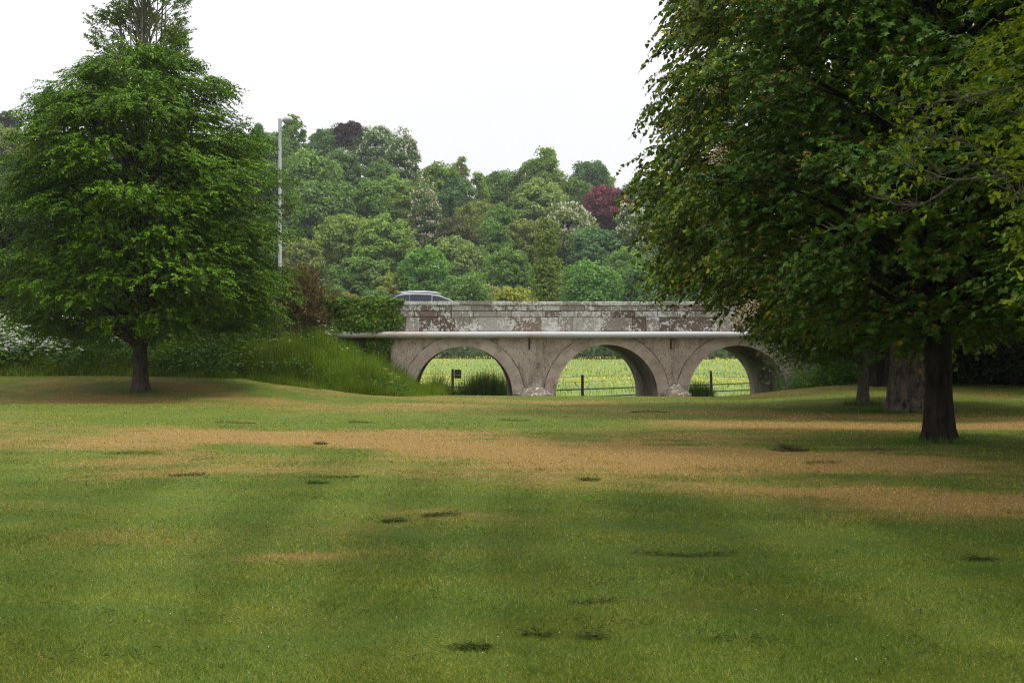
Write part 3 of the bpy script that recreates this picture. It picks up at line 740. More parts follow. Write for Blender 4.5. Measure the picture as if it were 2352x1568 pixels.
# ------------------------------------------------------------------ tall poplar behind it
PX, PY = at(330, 800, 79)[:2]
pop = empty('poplar_tree', (PX, PY, 1.4))
tag(pop, 'very tall slender-limbed tree rising behind the big round tree, top cut by the frame', 'tree')
zs = [4, 7, 10, 13, 15, 16.5, 18, 20, 22, 24, 25.5]; rs = [2.0, 2.6, 2.9, 3.0, 2.85, 2.65, 2.6, 2.5, 2.1, 1.4, .4]
Cn, O = boughs(rg, 250, zs, rs, (.40, 1.0))
mb = MB(); trunk_mesh(mb, 0, 18, .35, .08, .3, 12, seed=9)
for j in range(9):                                       # steep limbs running up through the crown
    a = j * .7; rr = rg.uniform(.8, 1.7); p0 = np.array([0, 0, 6. + j * .8]); p2 = np.array([rr * math.cos(a), rr * math.sin(a), 20 + rg.uniform(-1, 4.5)])
    mb.tube(bezier(p0, np.array([rr * .7 * math.cos(a), rr * .7 * math.sin(a), 11.]), p2, 9), np.linspace(.11, .025, 9), 6, False)
limbs(mb, rg, Cn, 3, 22, lambda z: .2, 1.6, .018)
mb.build('trunk', M['bark_pale'], pop)
P, d = sprays(rg, Cn, O, 34, .62, .55, .62, .1); d = norm(d + np.array([0, 0, .5]))
leafs = spray_leaves(rg, P, d, 13, .32, .1, .14, .35, jit=.8)
link('crown', leaf_mesh('poplar_crown', 'ovate', *leafs), M['poplar'], pop)

# ------------------------------------------------------------------ the lime with the rugged trunk
LX, LY = at(2082, 945, 42)[:2]
lime = empty('lime_tree', (LX, LY, gz(LX, LY)))
tag(lime, 'huge lime tree with thick rugged grey trunk, its drooping leafy edge against the sky', 'tree')
zs = [2.75, 3.3, 3.9, 4.7, 5.9, 7.0, 8.3, 9.3, 10.3, 12.2, 15, 18, 20.5]; rs = [3.3, 4.9, 6.2, 7.05, 7.4, 7.5, 7.4, 7.4, 7.1, 6.7, 5.5, 4.0, .6]
Cn, O = boughs(rg, 250, zs, rs, (.76, .97))
mb = MB(); trunk_mesh(mb, 0, 9.5, .50, .32, .42, 56, seed=14, rough=.085)
tl = MB(); tl_c = Cn[::2]
mb.build('trunk', M['bark_grey'], lime)
limbs(tl, rg, Cn, 2.6, 13, lambda z: .3, .55, .013)
tl.build('limb', M['bark_dark'], lime)
P, d = sprays(rg, Cn, O, 46, 1.2, 1.15, .45, .36)
Ci, Oi = boughs(rg, 260, zs, rs, (.25, .72)); Pi, di = sprays(rg, Ci, Oi, 12, 1.3, 1.3, 1.0)
P = np.concatenate([P, Pi]); d = np.concatenate([d, di])
leafs = spray_leaves(rg, P, d, 13, .75, .75, .15, .75, fan=.6)
link('crown', leaf_mesh('lime_crown', 'heart', *leafs), M['lime'], lime)

# ------------------------------------------------------------------ the near maple with dark trunk
MX, MY = at(2155, 1015, 26.6)[:2]
mp = empty('maple_tree', (MX, MY, gz(MX, MY)))
tag(mp, 'nearest dark-trunked maple hung with orange-brown seed keys', 'tree')
zs = [2.15, 2.6, 3.3, 4.3, 5.4, 6.5, 7.6, 8.8, 10.2, 11.5, 12.4]; rs = [1.9, 2.7, 3.4, 3.85, 3.95, 3.85, 3.6, 3.4, 3.0, 2.0, .6]
Cn, O = boughs(rg, 170, zs, rs, (.76, .96))
mb = MB(); trunk_mesh(mb, 0, 8.5, .265, .12, .34, 22, seed=22, rough=.05)
limbs(mb, rg, Cn, 2.0, 8.3, lambda z: .26 - .015 * z, .6, .016)
mb.build('trunk', M['bark_dark'], mp)
P, d = sprays(rg, Cn, O, 38, .9, .85, .34, .28)
sel = (rg.random(len(P)) < .42) & (np.repeat(rg.random(len(Cn)), 38) < .75)
Pk, dk = P[sel], d[sel]
Ci, Oi = boughs(rg, 170, zs, rs, (.25, .72)); Pi, di = sprays(rg, Ci, Oi, 14, .95, .95, .7)
leafs = spray_leaves(rg, np.concatenate([P, Pi]), np.concatenate([d, di]), 14, .42, .35, .12, .35, jit=.4, nup=.8)
link('crown', leaf_mesh('maple_crown', 'maple', *leafs), M['maple'], mp)
pk, Dk, Nk, Lk = spray_leaves(rg, Pk + dk * .25 + np.array([0, 0, .04]), dk, 9, .2, .25, .062, .5, jit=.6)
link('seed_keys', leaf_mesh('maple_keys', 'ovate', pk, Dk, Nk, Lk), M['keys'], mp)
pts = np.array([at(1640, 208, 26.4), at(1652, 345, 26.0), at(1712, 712, 25.3), at(1692, 735, 25.6), at(1640, 368, 26.2), at(1730, 700, 25.4)]) - np.array([MX, MY, gz(MX, MY)])
pb = np.repeat(pts, 70, 0) + rg.normal(0, 1, (70 * len(pts), 3)) * np.array([.075, .07, .06])
link('blossom', leaf_mesh('maple_blossom', 'diamond', pb, rg.normal(0, 1, pb.shape), rg.normal(0, 1, pb.shape), .04), M['cream'], mp)

# ------------------------------------------------------------------ slim tree, twin-stemmed tree, right-hand shade trees
def shade_tree(name, x, ypx, Yd, zs, rs, n, per, mat, bark, leaf, kind, label, r0, group=None, seed=1, m=9, lspray=.6, cat='tree', twin=False, hue=None, h=None, deep=120, shift=(0, 0, 0)):
    rg_ = np.random.default_rng(seed); X_, Y_ = at(x, ypx, Yd)[:2]
    base = float(h if h is not None else gz(X_, Y_))
    t = empty(name, (X_, Y_, base)); tag(t, label, cat, group)
    Cn, O = boughs(rg_, n, zs, rs, (.7, .97)); mb = MB(); ht = zs[-1] * .75
    sh = np.array(shift) * np.clip(1.6 - Cn[:, 2:3] / zs[-1], 0, 1); Cn = Cn + sh
    if twin:
        trunk_mesh(mb, 0, ht, r0, r0 * .4, .4, 14, (-.5, .1), seed)
        m2 = MB(); trunk_mesh(m2, 0, ht, r0 * 1.1, r0 * .4, .4, 14, (.55, 0), seed + 1); v = m2.V[0] + np.array([r0 * 1.6, 0, 0]); mb.add(v, m2.Fc)
    else: trunk_mesh(mb, 0, ht, r0, r0 * .3, .35, 16, seed=seed)
    limbs(mb, rg_, Cn, zs[0] * .6 + .4, ht, lambda z: r0 * .8, .6, .016)
    mb.build('trunk', bark, t)
    s = .22 * max(rs)
    P, d = sprays(rg_, Cn, O, int(per * 1.8), 1.1 * s + .25, s + .2, .45 * s + .15, .25)
    Ci, Oi = boughs(rg_, deep, zs, rs, (.2, .7)); Ci = Ci + np.array(shift) * .8; Pi, di = sprays(rg_, Ci, Oi, 12, s + .3, s + .3, s)
    L = spray_leaves(rg_, np.concatenate([P, Pi]), np.concatenate([d, di]), m, lspray, .45, leaf, .45)
    link('crown', leaf_mesh(name + '_crown', kind, *L), mat, t); return t

shade_tree('slim_tree', 1983, 930, 46, [1.5, 2.0, 2.6, 3.4, 4.5, 6, 7], [.6, 1.0, 1.4, 1.7, 1.9, 1.5, .4], 80, 22, M['oak'], M['bark_slim'], .12, 'oak', 'slim young tree with low spreading bright green leaves, before the right-hand arch', .19, seed=41, shift=(-1.45, 0, 0), deep=60)
shade_tree('twin_stemmed_tree', 2012, 898, 57, [3.2, 4.2, 6, 8, 10, 12], [2.5, 3.6, 4.2, 4, 3, .6], 90, 14, M['dark'], M['bark_dark'], .16, 'ovate', 'dark twin-stemmed tree half hidden between the slim trunk and the thick grey trunk', .30, seed=43, twin=True, lspray=.7)
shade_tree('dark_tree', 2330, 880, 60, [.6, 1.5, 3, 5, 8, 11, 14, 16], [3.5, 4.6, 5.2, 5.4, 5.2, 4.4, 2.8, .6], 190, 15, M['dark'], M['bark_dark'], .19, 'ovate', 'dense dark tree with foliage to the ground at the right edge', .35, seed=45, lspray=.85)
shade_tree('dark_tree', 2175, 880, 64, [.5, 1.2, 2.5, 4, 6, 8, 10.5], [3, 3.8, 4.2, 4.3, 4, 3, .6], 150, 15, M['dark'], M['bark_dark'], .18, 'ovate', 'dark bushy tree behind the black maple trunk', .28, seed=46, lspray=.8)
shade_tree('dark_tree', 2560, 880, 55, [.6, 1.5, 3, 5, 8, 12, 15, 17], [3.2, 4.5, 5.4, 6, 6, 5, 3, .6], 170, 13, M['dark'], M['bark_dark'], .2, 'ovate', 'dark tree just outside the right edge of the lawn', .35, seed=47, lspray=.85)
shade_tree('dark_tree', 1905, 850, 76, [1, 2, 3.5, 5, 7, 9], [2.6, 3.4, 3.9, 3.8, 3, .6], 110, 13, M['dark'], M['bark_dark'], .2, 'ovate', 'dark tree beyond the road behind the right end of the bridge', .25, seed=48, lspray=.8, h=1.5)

shade_tree('added_shade_maple', 3240, 1080, 19.5, [1.9, 2.5, 3.4, 4.7, 6.5, 8.5, 10.5, 12], [3.2, 4.5, 5.4, 5.9, 6.0, 5.4, 3.6, .6], 210, 18, M['maple'], M['bark_dark'], .12, 'maple', 'dark maple foliage at the right edge, its trunk outside the picture, crown added for shade', .3, seed=49, lspray=.45, deep=170)  # mostly unseen tree added to shade the lawn; only its edge foliage shows

# ------------------------------------------------------------------ near tree whose branches reach in from the right
NX, NY = 6.3, 12.4
nt_ = empty('alder_tree', (NX, NY, gz(NX, NY)))
tag(nt_, 'nearest tree, bright yellow-green leaves and bare brown twigs reaching in from the right', 'tree')
rg = np.random.default_rng(77)
mb = MB(); trunk_mesh(mb, 0, 8, .2, .08, .4, 16, seed=31)
zpt = lambda zx, zy, Y_: at((2400 + zx / 1.387) / 1.7415, zy / 2.4155, Y_)
BR = [([(2700, 900), (2352, 850), (2170, 880), (1990, 940), (1800, 1010)], 12.0, .017), ([(2700, 1000), (2350, 958), (2000, 1000), (1840, 1110), (1760, 1145), (1620, 1120), (1490, 1085)], 11.6, .015),
      ([(2700, 420), (2352, 470), (2080, 530), (1850, 575), (1700, 585), (1550, 560)], 11.8, .014), ([(2700, 700), (2352, 640), (2100, 560), (1900, 520)], 12.5, .013),
      ([(2700, 800), (2352, 790), (2150, 800), (1950, 790), (1760, 770)], 12.2, .011), ([(2650, 1150), (2400, 1120), (2300, 1060), (2220, 960)], 11.5, .010),
      ([(2100, 545), (1900, 630), (1760, 690), (1640, 720)], 11.8, .007), ([(2000, 1000), (1880, 980), (1700, 900), (1600, 880)], 11.6, .007), ([(2170, 870), (2050, 800), (1960, 750)], 12.0, .007)]
tips = []
org = np.array([NX, NY, gz(NX, NY)])
for pl, Yd, r0 in BR:
    p = np.array([zpt(a, b, Yd + .05 * i) for i, (a, b) in enumerate(pl)]) - org
    t = np.linspace(0, 1, len(p)); tt = np.linspace(0, 1, 16)
    pp = np.stack([np.interp(tt, t, p[:, j]) for j in range(3)], -1); pp[1:-1] += rg.normal(0, .006, (14, 3))
    if r0 > .0095:
        p0 = np.array([0, 0, pp[0][2] * .8]); lead = bezier(p0, (p0 + pp[0]) / 2 + np.array([0, 0, .25]), pp[0], 6)[:-1]; pp = np.concatenate([lead, pp])
        rad = np.concatenate([np.linspace(.05, r0 * 1.05, 5), np.linspace(r0, .004, 16)])
    else: rad = np.linspace(r0, .0035, 16)
    mb.tube(pp, rad, 6, False)
    q_ = pp[-12:]
    for j in range(17 if r0 > .0095 else 9):            # short twigs with leaves towards the branch ends
        i = int(12 * rg.random() ** .6); s = q_[min(i, 11)]
        dv = norm(np.array([rg.normal(-.5, .6), rg.normal(0, .6), rg.normal(.35, .5)])); e = s + dv * rg.uniform(.08, .30)
        mb.tube(np.array([s, (s + e) / 2 + rg.normal(0, .01, 3), e]), np.array([.004, .003, .002]), 4, False); tips.append((e, dv))
mb.build('trunk', M['bark_slim'], nt_)
P = np.array([a for a, _ in tips]); d = np.array([b for _, b in tips])
L1 = spray_leaves(rg, P, d, 5, .11, .1, .062, -.1, fan=.7, jit=.5)
# the leafy side of the crown: along the right edge of the picture and outside it
Cn = []
for (x, y, Yd) in [(2345, 40, 12), (2310, 110, 11.8), (2350, 160, 11.6), (2290, 200, 12.2), (2340, 250, 11.8), (2315, 300, 12), (2368, 330, 11.7), (2290, 130, 12.2), (2388, 420, 11.8), (2385, 470, 12), (2392, 540, 12), (2392, 600, 11.8),
                   (2330, -30, 12), (2250, -60, 12.4), (2400, 60, 12), (2420, 200, 12), (2430, 350, 12), (2440, 500, 12.2), (2380, 385, 12.4), (2405, 690, 12.2)]:
    Cn.append(at(x, y, Yd) - org)
Cn = np.array(Cn)
zs = [2.9, 3.6, 4.6, 5.4, 6.4, 7.5, 9, 10.4, 11.4]; rs = [1.6, 1.9, 2.3, 3.3, 4.8, 5.4, 4.8, 3.0, .5]
C2, O2 = boughs(rg, 420, zs, rs, (.3, .97)); keep = (C2[:, 0] > -.5) | (C2[:, 2] > 6.0 + .25 * C2[:, 1]); C2, O2 = C2[keep], O2[keep]  # crown above the view enlarged to shade the lawn on the right
O = norm(Cn * np.array([1, 1, 0]))
P1, d1 = sprays(rg, Cn, O, 11, .20, .20, .17, .2); P2, d2 = sprays(rg, C2, O2, 50, .85, .8, .35, .25)
L2 = spray_leaves(rg, np.concatenate([P1, P2]), np.concatenate([d1, d2]), 9, .22, .28, .07, .35, jit=.4)
LL = [np.concatenate([a, b]) for a, b in zip(L1, L2)]
link('crown', leaf_mesh('alder_crown', 'oak', *LL), M['fresh'], nt_)

# ------------------------------------------------------------------ wooded hillside: every tree its own object
def far_crown(seed, style):
    """crown about 1 wide and 'asp' high (trunk foot at z=0)"""
    rg_ = np.random.default_rng(seed)
    asp, nl, lr, z0, per, sq = {'round': (1.25, 120, .125, .10, 150, .030), 'lobed': (1.35, 125, .11, .10, 140, .030), 'tall': (1.8, 140, .12, .12, 130, .031),
                           'open': (1.8, 62, .12, .25, 120, .036), 'dome': (1.0, 110, .12, .04, 150, .029), 'cone': (1.6, 64, .14, .08, 190, .036),
                           'yew': (1.15, 90, .12, .04, 150, .030), 'column': (4.4, 120, .17, .25, 110, .05), 'wispy': (1.2, 90, .11, .05, 120, .028)}[style]
    c = []; rad = []
    hz = (asp - z0) / 2; zc = z0 + hz
    while len(c) < nl:
        u = norm(rg_.normal(0, 1, 3)) * rg_.uniform(.55, 1) ** .6
        t = (u[2] + 1) / 2
        rx = .5 - lr * .75
        if style == 'cone': rx *= 1.05 - .85 * t
        elif style == 'column': rx = .33 * (1 - .5 * t)
        elif style in ('tall', 'open'): rx *= 1 - .3 * t
        elif style == 'dome': rx *= 1.0
        p = np.array([u[0] * rx, u[1] * rx, zc + u[2] * (hz - lr * .8)])
        p[:2] /= max(.55, math.sqrt(max(1e-3, 1 - .55 * u[2] ** 2))) if style in ('round', 'dome', 'column') else 1
        if math.hypot(p[0], p[1]) > .5 - lr * .6: p[:2] *= (.5 - lr * .6) / math.hypot(p[0], p[1])
        c.append(p); rad.append(lr * rg_.choice([.55, .75, 1.0, 1.3], p=[.3, .3, .25, .15]) * rg_.uniform(.85, 1.15))
    c = np.array(c); rad = np.array(rad); n = nl * per
    d = norm(rg_.normal(0, 1, (n, 3))); d[:, 2] = np.where(d[:, 2] < -.35, -d[:, 2], d[:, 2])
    flat = np.array([1, 1, .78 if style not in ('column', 'cone') else 1.2])
    rr = np.repeat(rad, per)[:, None] * (1 + np.clip(rg_.normal(-.05, .17, (n, 1)), -.5, .45))
    P = np.repeat(c, per, 0) + d * rr * flat
    ax = norm(np.cross(d, rg_.normal(0, 1, (n, 3))) + d * .25 + (np.array([0, 0, .9]) if style == 'column' else np.array([0, 0, -.25])))
    N = norm(d * 1.0 + rg_.normal(0, .55, (n, 3)) + np.array([0, 0, .35]))
    L = sq * rg_.uniform(.7, 1.4, n)
    ni = 700; Pi = rg_.normal(0, 1, (ni, 3)); Pi = norm(Pi) * rg_.uniform(0, .75, (ni, 1)) * np.array([.42 if style != 'column' else .2, .42 if style != 'column' else .2, hz]) + np.array([0, 0, zc])
    if style in ('open', 'column', 'wispy'): Pi = Pi[:200]
    P = np.concatenate([P, Pi]); ax = np.concatenate([ax, norm(rg_.normal(0, 1, Pi.shape))]); N = np.concatenate([N, norm(rg_.normal(0, 1, Pi.shape))]); L = np.concatenate([L, np.full(len(Pi), sq * 1.7)])
    me = leaf_mesh('crown_' + style, 'diamond', P, ax, N, L * 1.5, L * .95); me.materials.append(M['far'])
    mb = MB(); mb.tube([(0, 0, -.1), (0, 0, z0), (.01, .0, asp * .55), (0, 0, asp * .9)], [.045, .035, .022, .005], 6)
    for p in c[:40 if style in ('open', 'column', 'wispy') else 12]:
        mb.tube(bezier(np.array([0, 0, max(.1, p[2] * .55)]), np.array([p[0] * .5, p[1] * .5, p[2] * .75]), p, 4), [.016, .011, .007, .003], 4, False)
    tm = mb.mesh('trunk_' + style); tm.materials.append(M['far_bark'] if style not in ('open', 'column') else M['bark_pale'])
    sel = rg_.random(n) < 1200 / n; up = d[sel][:, 2] > -.2
    Pb = (np.repeat(c, per, 0) + d * np.repeat(rad, per)[:, None] * 1.16 * flat)[sel][up]
    Db = norm(np.array([0, 0, 1.]) + d[sel][up] * .35)
    k = 3; PB = np.repeat(Pb, k, 0); DB = np.repeat(Db, k, 0); NB = norm(np.cross(DB, rg_.normal(0, 1, DB.shape)))
    bm = leaf_mesh('blossom_' + style, 'diamond', PB, DB, NB, .058, .038)
    return dict(crown=me, trunk=tm, blossom=bm, asp=asp)

FC = {}
def kind_of(style, i):
    key = (style, i % 2 if style in ('round', 'lobed', 'tall', 'dome', 'yew') else 0)
    if key not in FC: FC[key] = far_crown(100 + len(FC) * 7, style)
    return FC[key]

G1, G2, G3 = (.058, .102, .032), (.047, .088, .033), (.078, .125, .036)      # mid, deep, light greens
OL, YG, BL = (.085, .108, .036), (.105, .125, .036), (.046, .086, .044)
PALE, WIL = (.095, .135, .055), (.145, .15, .075)
YEW, PUR, COP, CHS = (.042, .048, .024), (.034, .022, .036), (.082, .029, .048), (.050, .085, .040)
TREES = [  # x, top y, width (2352 px picture), crown style, colour, blossom, label
 (592, 283, 64, 'cone', BL, 0, 'small blue-green cone-topped tree on the skyline left of the lamp lantern'),
 (540, 308, 56, 'yew', YEW, 0, 'brown-black yew on the skyline against the big lawn tree'),
 (672, 258, 78, 'open', G1, 0, 'gappy see-through tree on the skyline just behind the lamp lantern'),
 (632, 300, 80, 'round', G1, 0, 'green tree behind the upper lamp pole'),
 (745, 289, 88, 'round', G2, 0, 'deep green round skyline tree to the right of the lamp'),
 (803, 276, 66, 'dome', PUR, 0, 'blackish purple tree poking above the skyline'),
 (822, 300, 56, 'lobed', OL, 0, 'olive skyline tree under the blackish purple one'),
 (868, 288, 92, 'round', CHS, 1, 'rounded chestnut full of white candles, higher of the skyline pair'),
 (926, 299, 92, 'tall', CHS, 1, 'tall chestnut with white candles hanging down the skyline slope'),
 (1010, 362, 118, 'lobed', G3, 0, 'wide light green skyline tree right of the white chestnuts'),
 (1058, 356, 54, 'open', OL, 0, 'thin gappy tree sticking out of the skyline wood'),
 (1098, 392, 66, 'open', G3, 0, 'light feathery tree at the low point of the skyline'),
 (1145, 386, 84, 'round', G1, 0, 'green tree in the skyline dip left of the tall pale tree'),
 (1252, 328, 100, 'tall', G3, 0, 'tallest pale green tree in the middle of the skyline'),
 (1208, 366, 74, 'open', PALE, 0, 'ragged pale tree leaning out left of the tallest skyline tree'),
 (1358, 364, 88, 'dome', BL, 0, 'dark round-headed tree alone on the skyline'),
 (1342, 388, 62, 'dome', CHS, 2, 'pinkish flowering chestnut below the round skyline tree'),
 (1382, 394, 56, 'round', G3, 0, 'light green tree between round skyline tree and copper beech'),
 (1316, 404, 84, 'round', G1, 0, 'mid green tree left of the copper beech'),
 (1394, 419, 102, 'round', COP, 0, 'dark red copper beech'),
 (1466, 414, 76, 'round', CHS, 1, 'white-flowered chestnut behind the lime edge right of the copper beech'),
 (1454, 456, 100, 'tall', (.055, .085, .03), 1, 'cream-flowered chestnut below the copper beech'),
 (1545, 420, 110, 'round', G2, 0, 'deep green hill tree seen through the lime edge'),
 (1640, 420, 120, 'lobed', G1, 0, 'mid green hill tree behind the maple leaves'),
 (710, 343, 130, 'round', (.068, .115, .04), 0, 'large smooth grey-green tree right of the lamp pole'),
 (582, 356, 74, 'lobed', OL, 0, 'olive tree between the lawn tree and the lamp pole'),
 (628, 372, 76, 'round', G2, 0, 'shadowed tree directly behind the middle of the lamp pole'),
 (783, 335, 94, 'lobed', CHS, 0, 'bottle green tree under the blackish purple tree'),
 (875, 364, 92, 'lobed', G2, 0, 'deep green tree in front of the white skyline chestnuts'),
 (852, 404, 96, 'lobed', G1, 0, 'lumpy-headed mid green tree halfway up the hill'),
 (908, 400, 92, 'lobed', G3, 0, 'bright lumpy-headed tree left of the pinkish cream chestnut'),
 (742, 408, 140, 'dome', G1, 0, 'broad mid green tree filling the slope right of the lamp pole'),
 (977, 420, 90, 'tall', CHS, 2, 'pinkish cream flowering chestnut alone in mid slope'),
 (1042, 398, 100, 'lobed', BL, 0, 'dark blue-green tree right of the pinkish cream chestnut'),
 (1094, 456, 84, 'round', OL, 0, 'olive yellow round tree above the dark yew'),
 (1050, 494, 112, 'yew', YEW, 0, 'broad brown-green yew in mid slope'),
 (1152, 466, 88, 'lobed', G1, 0, 'green tree stepped behind the olive trees in mid slope'),
 (1198, 497, 84, 'lobed', OL, 0, 'dull olive tree left of the column poplar'),
 (1236, 408, 120, 'lobed', PALE, 0, 'soft pale green tree under the tallest skyline tree'),
 (1308, 462, 112, 'round', (.07, .095, .04), 1, 'greyish round chestnut with faded flowers left of the copper beech foot'),
 (1296, 500, 70, 'lobed', OL, 0, 'olive tree peeping right of the column poplar top'),
 (1370, 514, 104, 'round', BL, 0, 'shadowy blue-green tree under the copper beech'),
 (1354, 594, 124, 'round', (.055, .115, .032), 0, 'fresh mid green round tree above the right half of the parapet'),
 (797, 484, 140, 'dome', (.078, .115, .032), 0, 'broad yellowish green tree in the lower middle slope'),
 (885, 490, 120, 'lobed', G3, 0, 'bright yellow-green tree with tufted top in the lower slope'),
 (691, 543, 100, 'dome', OL, 0, 'olive tree in the lower slope beside the lamp pole'),
 (826, 580, 122, 'dome', G1, 0, 'round-topped deep green tree low on the slope, above the ivy wall'),
 (974, 555, 120, 'lobed', (.05, .105, .028), 0, 'rich green tree sloping down behind the car'),
 (977, 521, 56, 'dome', CHS, 1, 'small round chestnut with few white flowers, low in the wood'),
 (1046, 536, 112, 'round', PALE, 0, 'grey-green tree with spiky top in the lower slope'),
 (1090, 558, 116, 'dome', (.055, .095, .034), 0, 'wide grey-green tree above the middle arch'),
 (1168, 560, 104, 'lobed', G1, 0, 'mid green tree left of the column poplar, low down'),
 (1060, 620, 110, 'round', G1, 0, 'low green tree behind the pale willows'),
 (766, 648, 70, 'round', (.05, .10, .04), 0, 'small blue-green tree just above the ivy wall'),
 (700, 640, 90, 'dome', G2, 0, 'deep green low tree above the brown bush'),
 (906, 617, 88, 'wispy', YG, 0, 'twiggy yellowish tree behind the rear of the car'),
 (965, 632, 70, 'wispy', YG, 0, 'yellow-green bushy tree right behind the car roof'),
 (1004, 648, 60, 'wispy', WIL, 0, 'pale straw-green willow at the front of the car'),
 (1118, 645, 74, 'wispy', WIL, 0, 'silvery pale willow above the parapet left of the yellow bush'),
 (1182, 653, 94, 'dome', (.13, .15, .028), 0, 'round yellow bush-like tree touching the parapet top'),
 (1198, 634, 76, 'dome', BL, 0, 'blue-green tree peeping above the round yellow tree'),
 (1484, 588, 110, 'round', (.05, .10, .035), 0, 'mid green tree below the cream chestnut'),
 (1430, 622, 104, 'dome', G2, 0, 'blue shadowed tree right of the fresh round tree, low down'),
 (1530, 612, 120, 'lobed', BL, 0, 'dim blue-green tree at the end of the visible parapet'),
 (1640, 600, 130, 'round', G2, 0, 'dark tree behind the maple, level with the parapet'),
 (800, 664, 66, 'wispy', (.10, .10, .02), 0, 'low dull yellow shrub-like tree over the ivy'),
 (668, 458, 62, 'yew', YEW, 0, 'brownish yew beside the lamp pole in mid slope'),
 (600, 450, 110, 'lobed', G2, 0, 'deep green tree at the lawn tree edge in mid slope'),
 (640, 520, 90, 'round', G1, 0, 'green tree behind the lower lamp pole'),
 (524, 382, 64, 'dome', PUR, 0, 'deep purple tree showing at the lawn tree edge'),
 (18, 250, 66, 'yew', (.028, .036, .022), 0, 'blackish tree on the skyline at the left edge'),
 (110, 198, 90, 'cone', BL, 0, 'blue-green tree on the skyline peeping over the lawn tree shoulder'),
 (30, 288, 100, 'dome', OL, 0, 'olive tree under the blackish skyline tree at the left edge'),
 (-40, 260, 100, 'round', G1, 0, 'green tree beyond the left edge of the skyline'),
 (1128, 500, 92, 'lobed', G1, 0, 'green tree between the broad yew and the dull olive tree'),
 (1240, 600, 90, 'round', G1, 0, 'mid green tree behind the lower column poplar'),
 (1300, 640, 80, 'dome', (.08, .10, .035), 0, 'dusty olive tree right at the poplar foot above the parapet'),
 (1440, 560, 100, 'lobed', G1, 0, 'green tree wedged under the cream chestnut'),
 (860, 660, 70, 'round', G2, 0, 'deep green tree just above the car rear'),
 (1260, 420, 90, 'lobed', PALE, 0, 'pale yellow-green tree in the lap of the tallest skyline tree'),
]
rg = np.random.default_rng(300)
GRP = 'trees on the wooded hillside'
for i, (x, yt, w, style, col, bl, label) in enumerate(TREES):
    w = w * 1.13
    K = kind_of(style, i); best = None
    for Y_ in np.arange(229, 436, 1.0):                   # the distance at which a tree of this size stands on the hill
        ww = w * Y_ / F; X_ = (x - CX) * Y_ / F
        e = abs(float(hill_h(np.array(X_), np.array(Y_))) + ww * K['asp'] - (CAMZ + (VH - yt) * Y_ / F))
        if best is None or e < best[0]: best = (e, Y_, X_, ww)
    e, Y_, X_, ww = best
    t = empty('hill_tree', (X_, Y_, CAMZ + (VH - yt) * Y_ / F - ww * K['asp']), rg.uniform(0, 6.28))
    t.scale = (ww * rg.uniform(.92, 1.12), ww * rg.uniform(.92, 1.12), ww); tag(t, label, 'tree', GRP)
    cr = link('crown', K['crown'], None, t); s = rg.uniform(.9, 1.1) * 2.5; cr.color = (col[0] * s * 1.1, col[1] * s * 1.06, col[2] * s * .84, 1)
    link('trunk', K['trunk'], None, t)
    if bl:
        bo = link('blossom', K['blossom'], None, t)
        if not K['blossom'].materials: K['blossom'].materials.append(M['blossom'])
        if bl == 2:
            bo.material_slots[0].link = 'OBJECT'; bo.material_slots[0].material = M['pink_blossom']
K = kind_of('column', 0); Y_ = 150.0; X_ = (1256 - CX) * Y_ / F; hh = CAMZ + (VH - 484) * Y_ / F + .7
t = empty('column_poplar', (X_, Y_, -.7)); s = hh / K['asp']; t.scale = (s * 1.12, s * 1.12, s); tag(t, 'narrow column-shaped poplar in the meadow above the middle of the parapet', 'tree')
cr = link('crown', K['crown'], None, t); cr.color = (.19, .25, .08, 1); link('trunk', K['trunk'], None, t)

ncl, per = 1500, 60                                     # scrub between the trees, one mass
Yc = rg.uniform(225, 418, ncl); Xc = rg.uniform(-.50, .50, ncl) * Yc; Rc = rg.uniform(1.6, 3.6, ncl); n = ncl * per
u = norm(rg.normal(0, 1, (n, 3))); u[:, 2] = np.abs(u[:, 2]); Rr = np.repeat(Rc, per)
X = np.repeat(Xc, per) + u[:, 0] * Rr; Y = np.repeat(Yc, per) + u[:, 1] * Rr; Z = hill_h(X, Y) + u[:, 2] * Rr * 1.25 * rg.uniform(.8, 1.05, n)
D = np.cross(u, rg.normal(0, 1, (n, 3))) + np.array([0, 0, -.2]); N = norm(rg.normal(0, .5, (n, 3)) + u); L = rg.uniform(.4, .8, n) * Y / 300
o = link('undergrowth', leaf_mesh('undergrowth', 'diamond', np.stack([X, Y, Z], -1), D, N, L * 1.4, L), M['far']); o.color = (.09, .15, .05, 1)
tag(o, 'dark undergrowth filling the gaps between the hillside trees', 'undergrowth', kind='stuff')
n = 9000
X = rg.uniform(-95, 110, n); Y = 223 + rg.normal(0, 1.6, n); Z = -.1 + np.abs(rg.normal(0, 1, n)) * (1.0 + .7 * wob(X, Y, 7))
L = rg.uniform(.4, .9, n)
o = link('hedge_scrub', leaf_mesh('hedge_scrub', 'diamond', np.stack([X, Y, Z], -1), rg.normal(0, 1, (n, 3)), norm(rg.normal(0, .6, (n, 3)) + np.array([0, -.4, .8])), L * 1.4, L), M['far']); o.color = (.055, .095, .035, 1)
tag(o, 'rough scrub along the far meadow edge', 'undergrowth', kind='stuff')

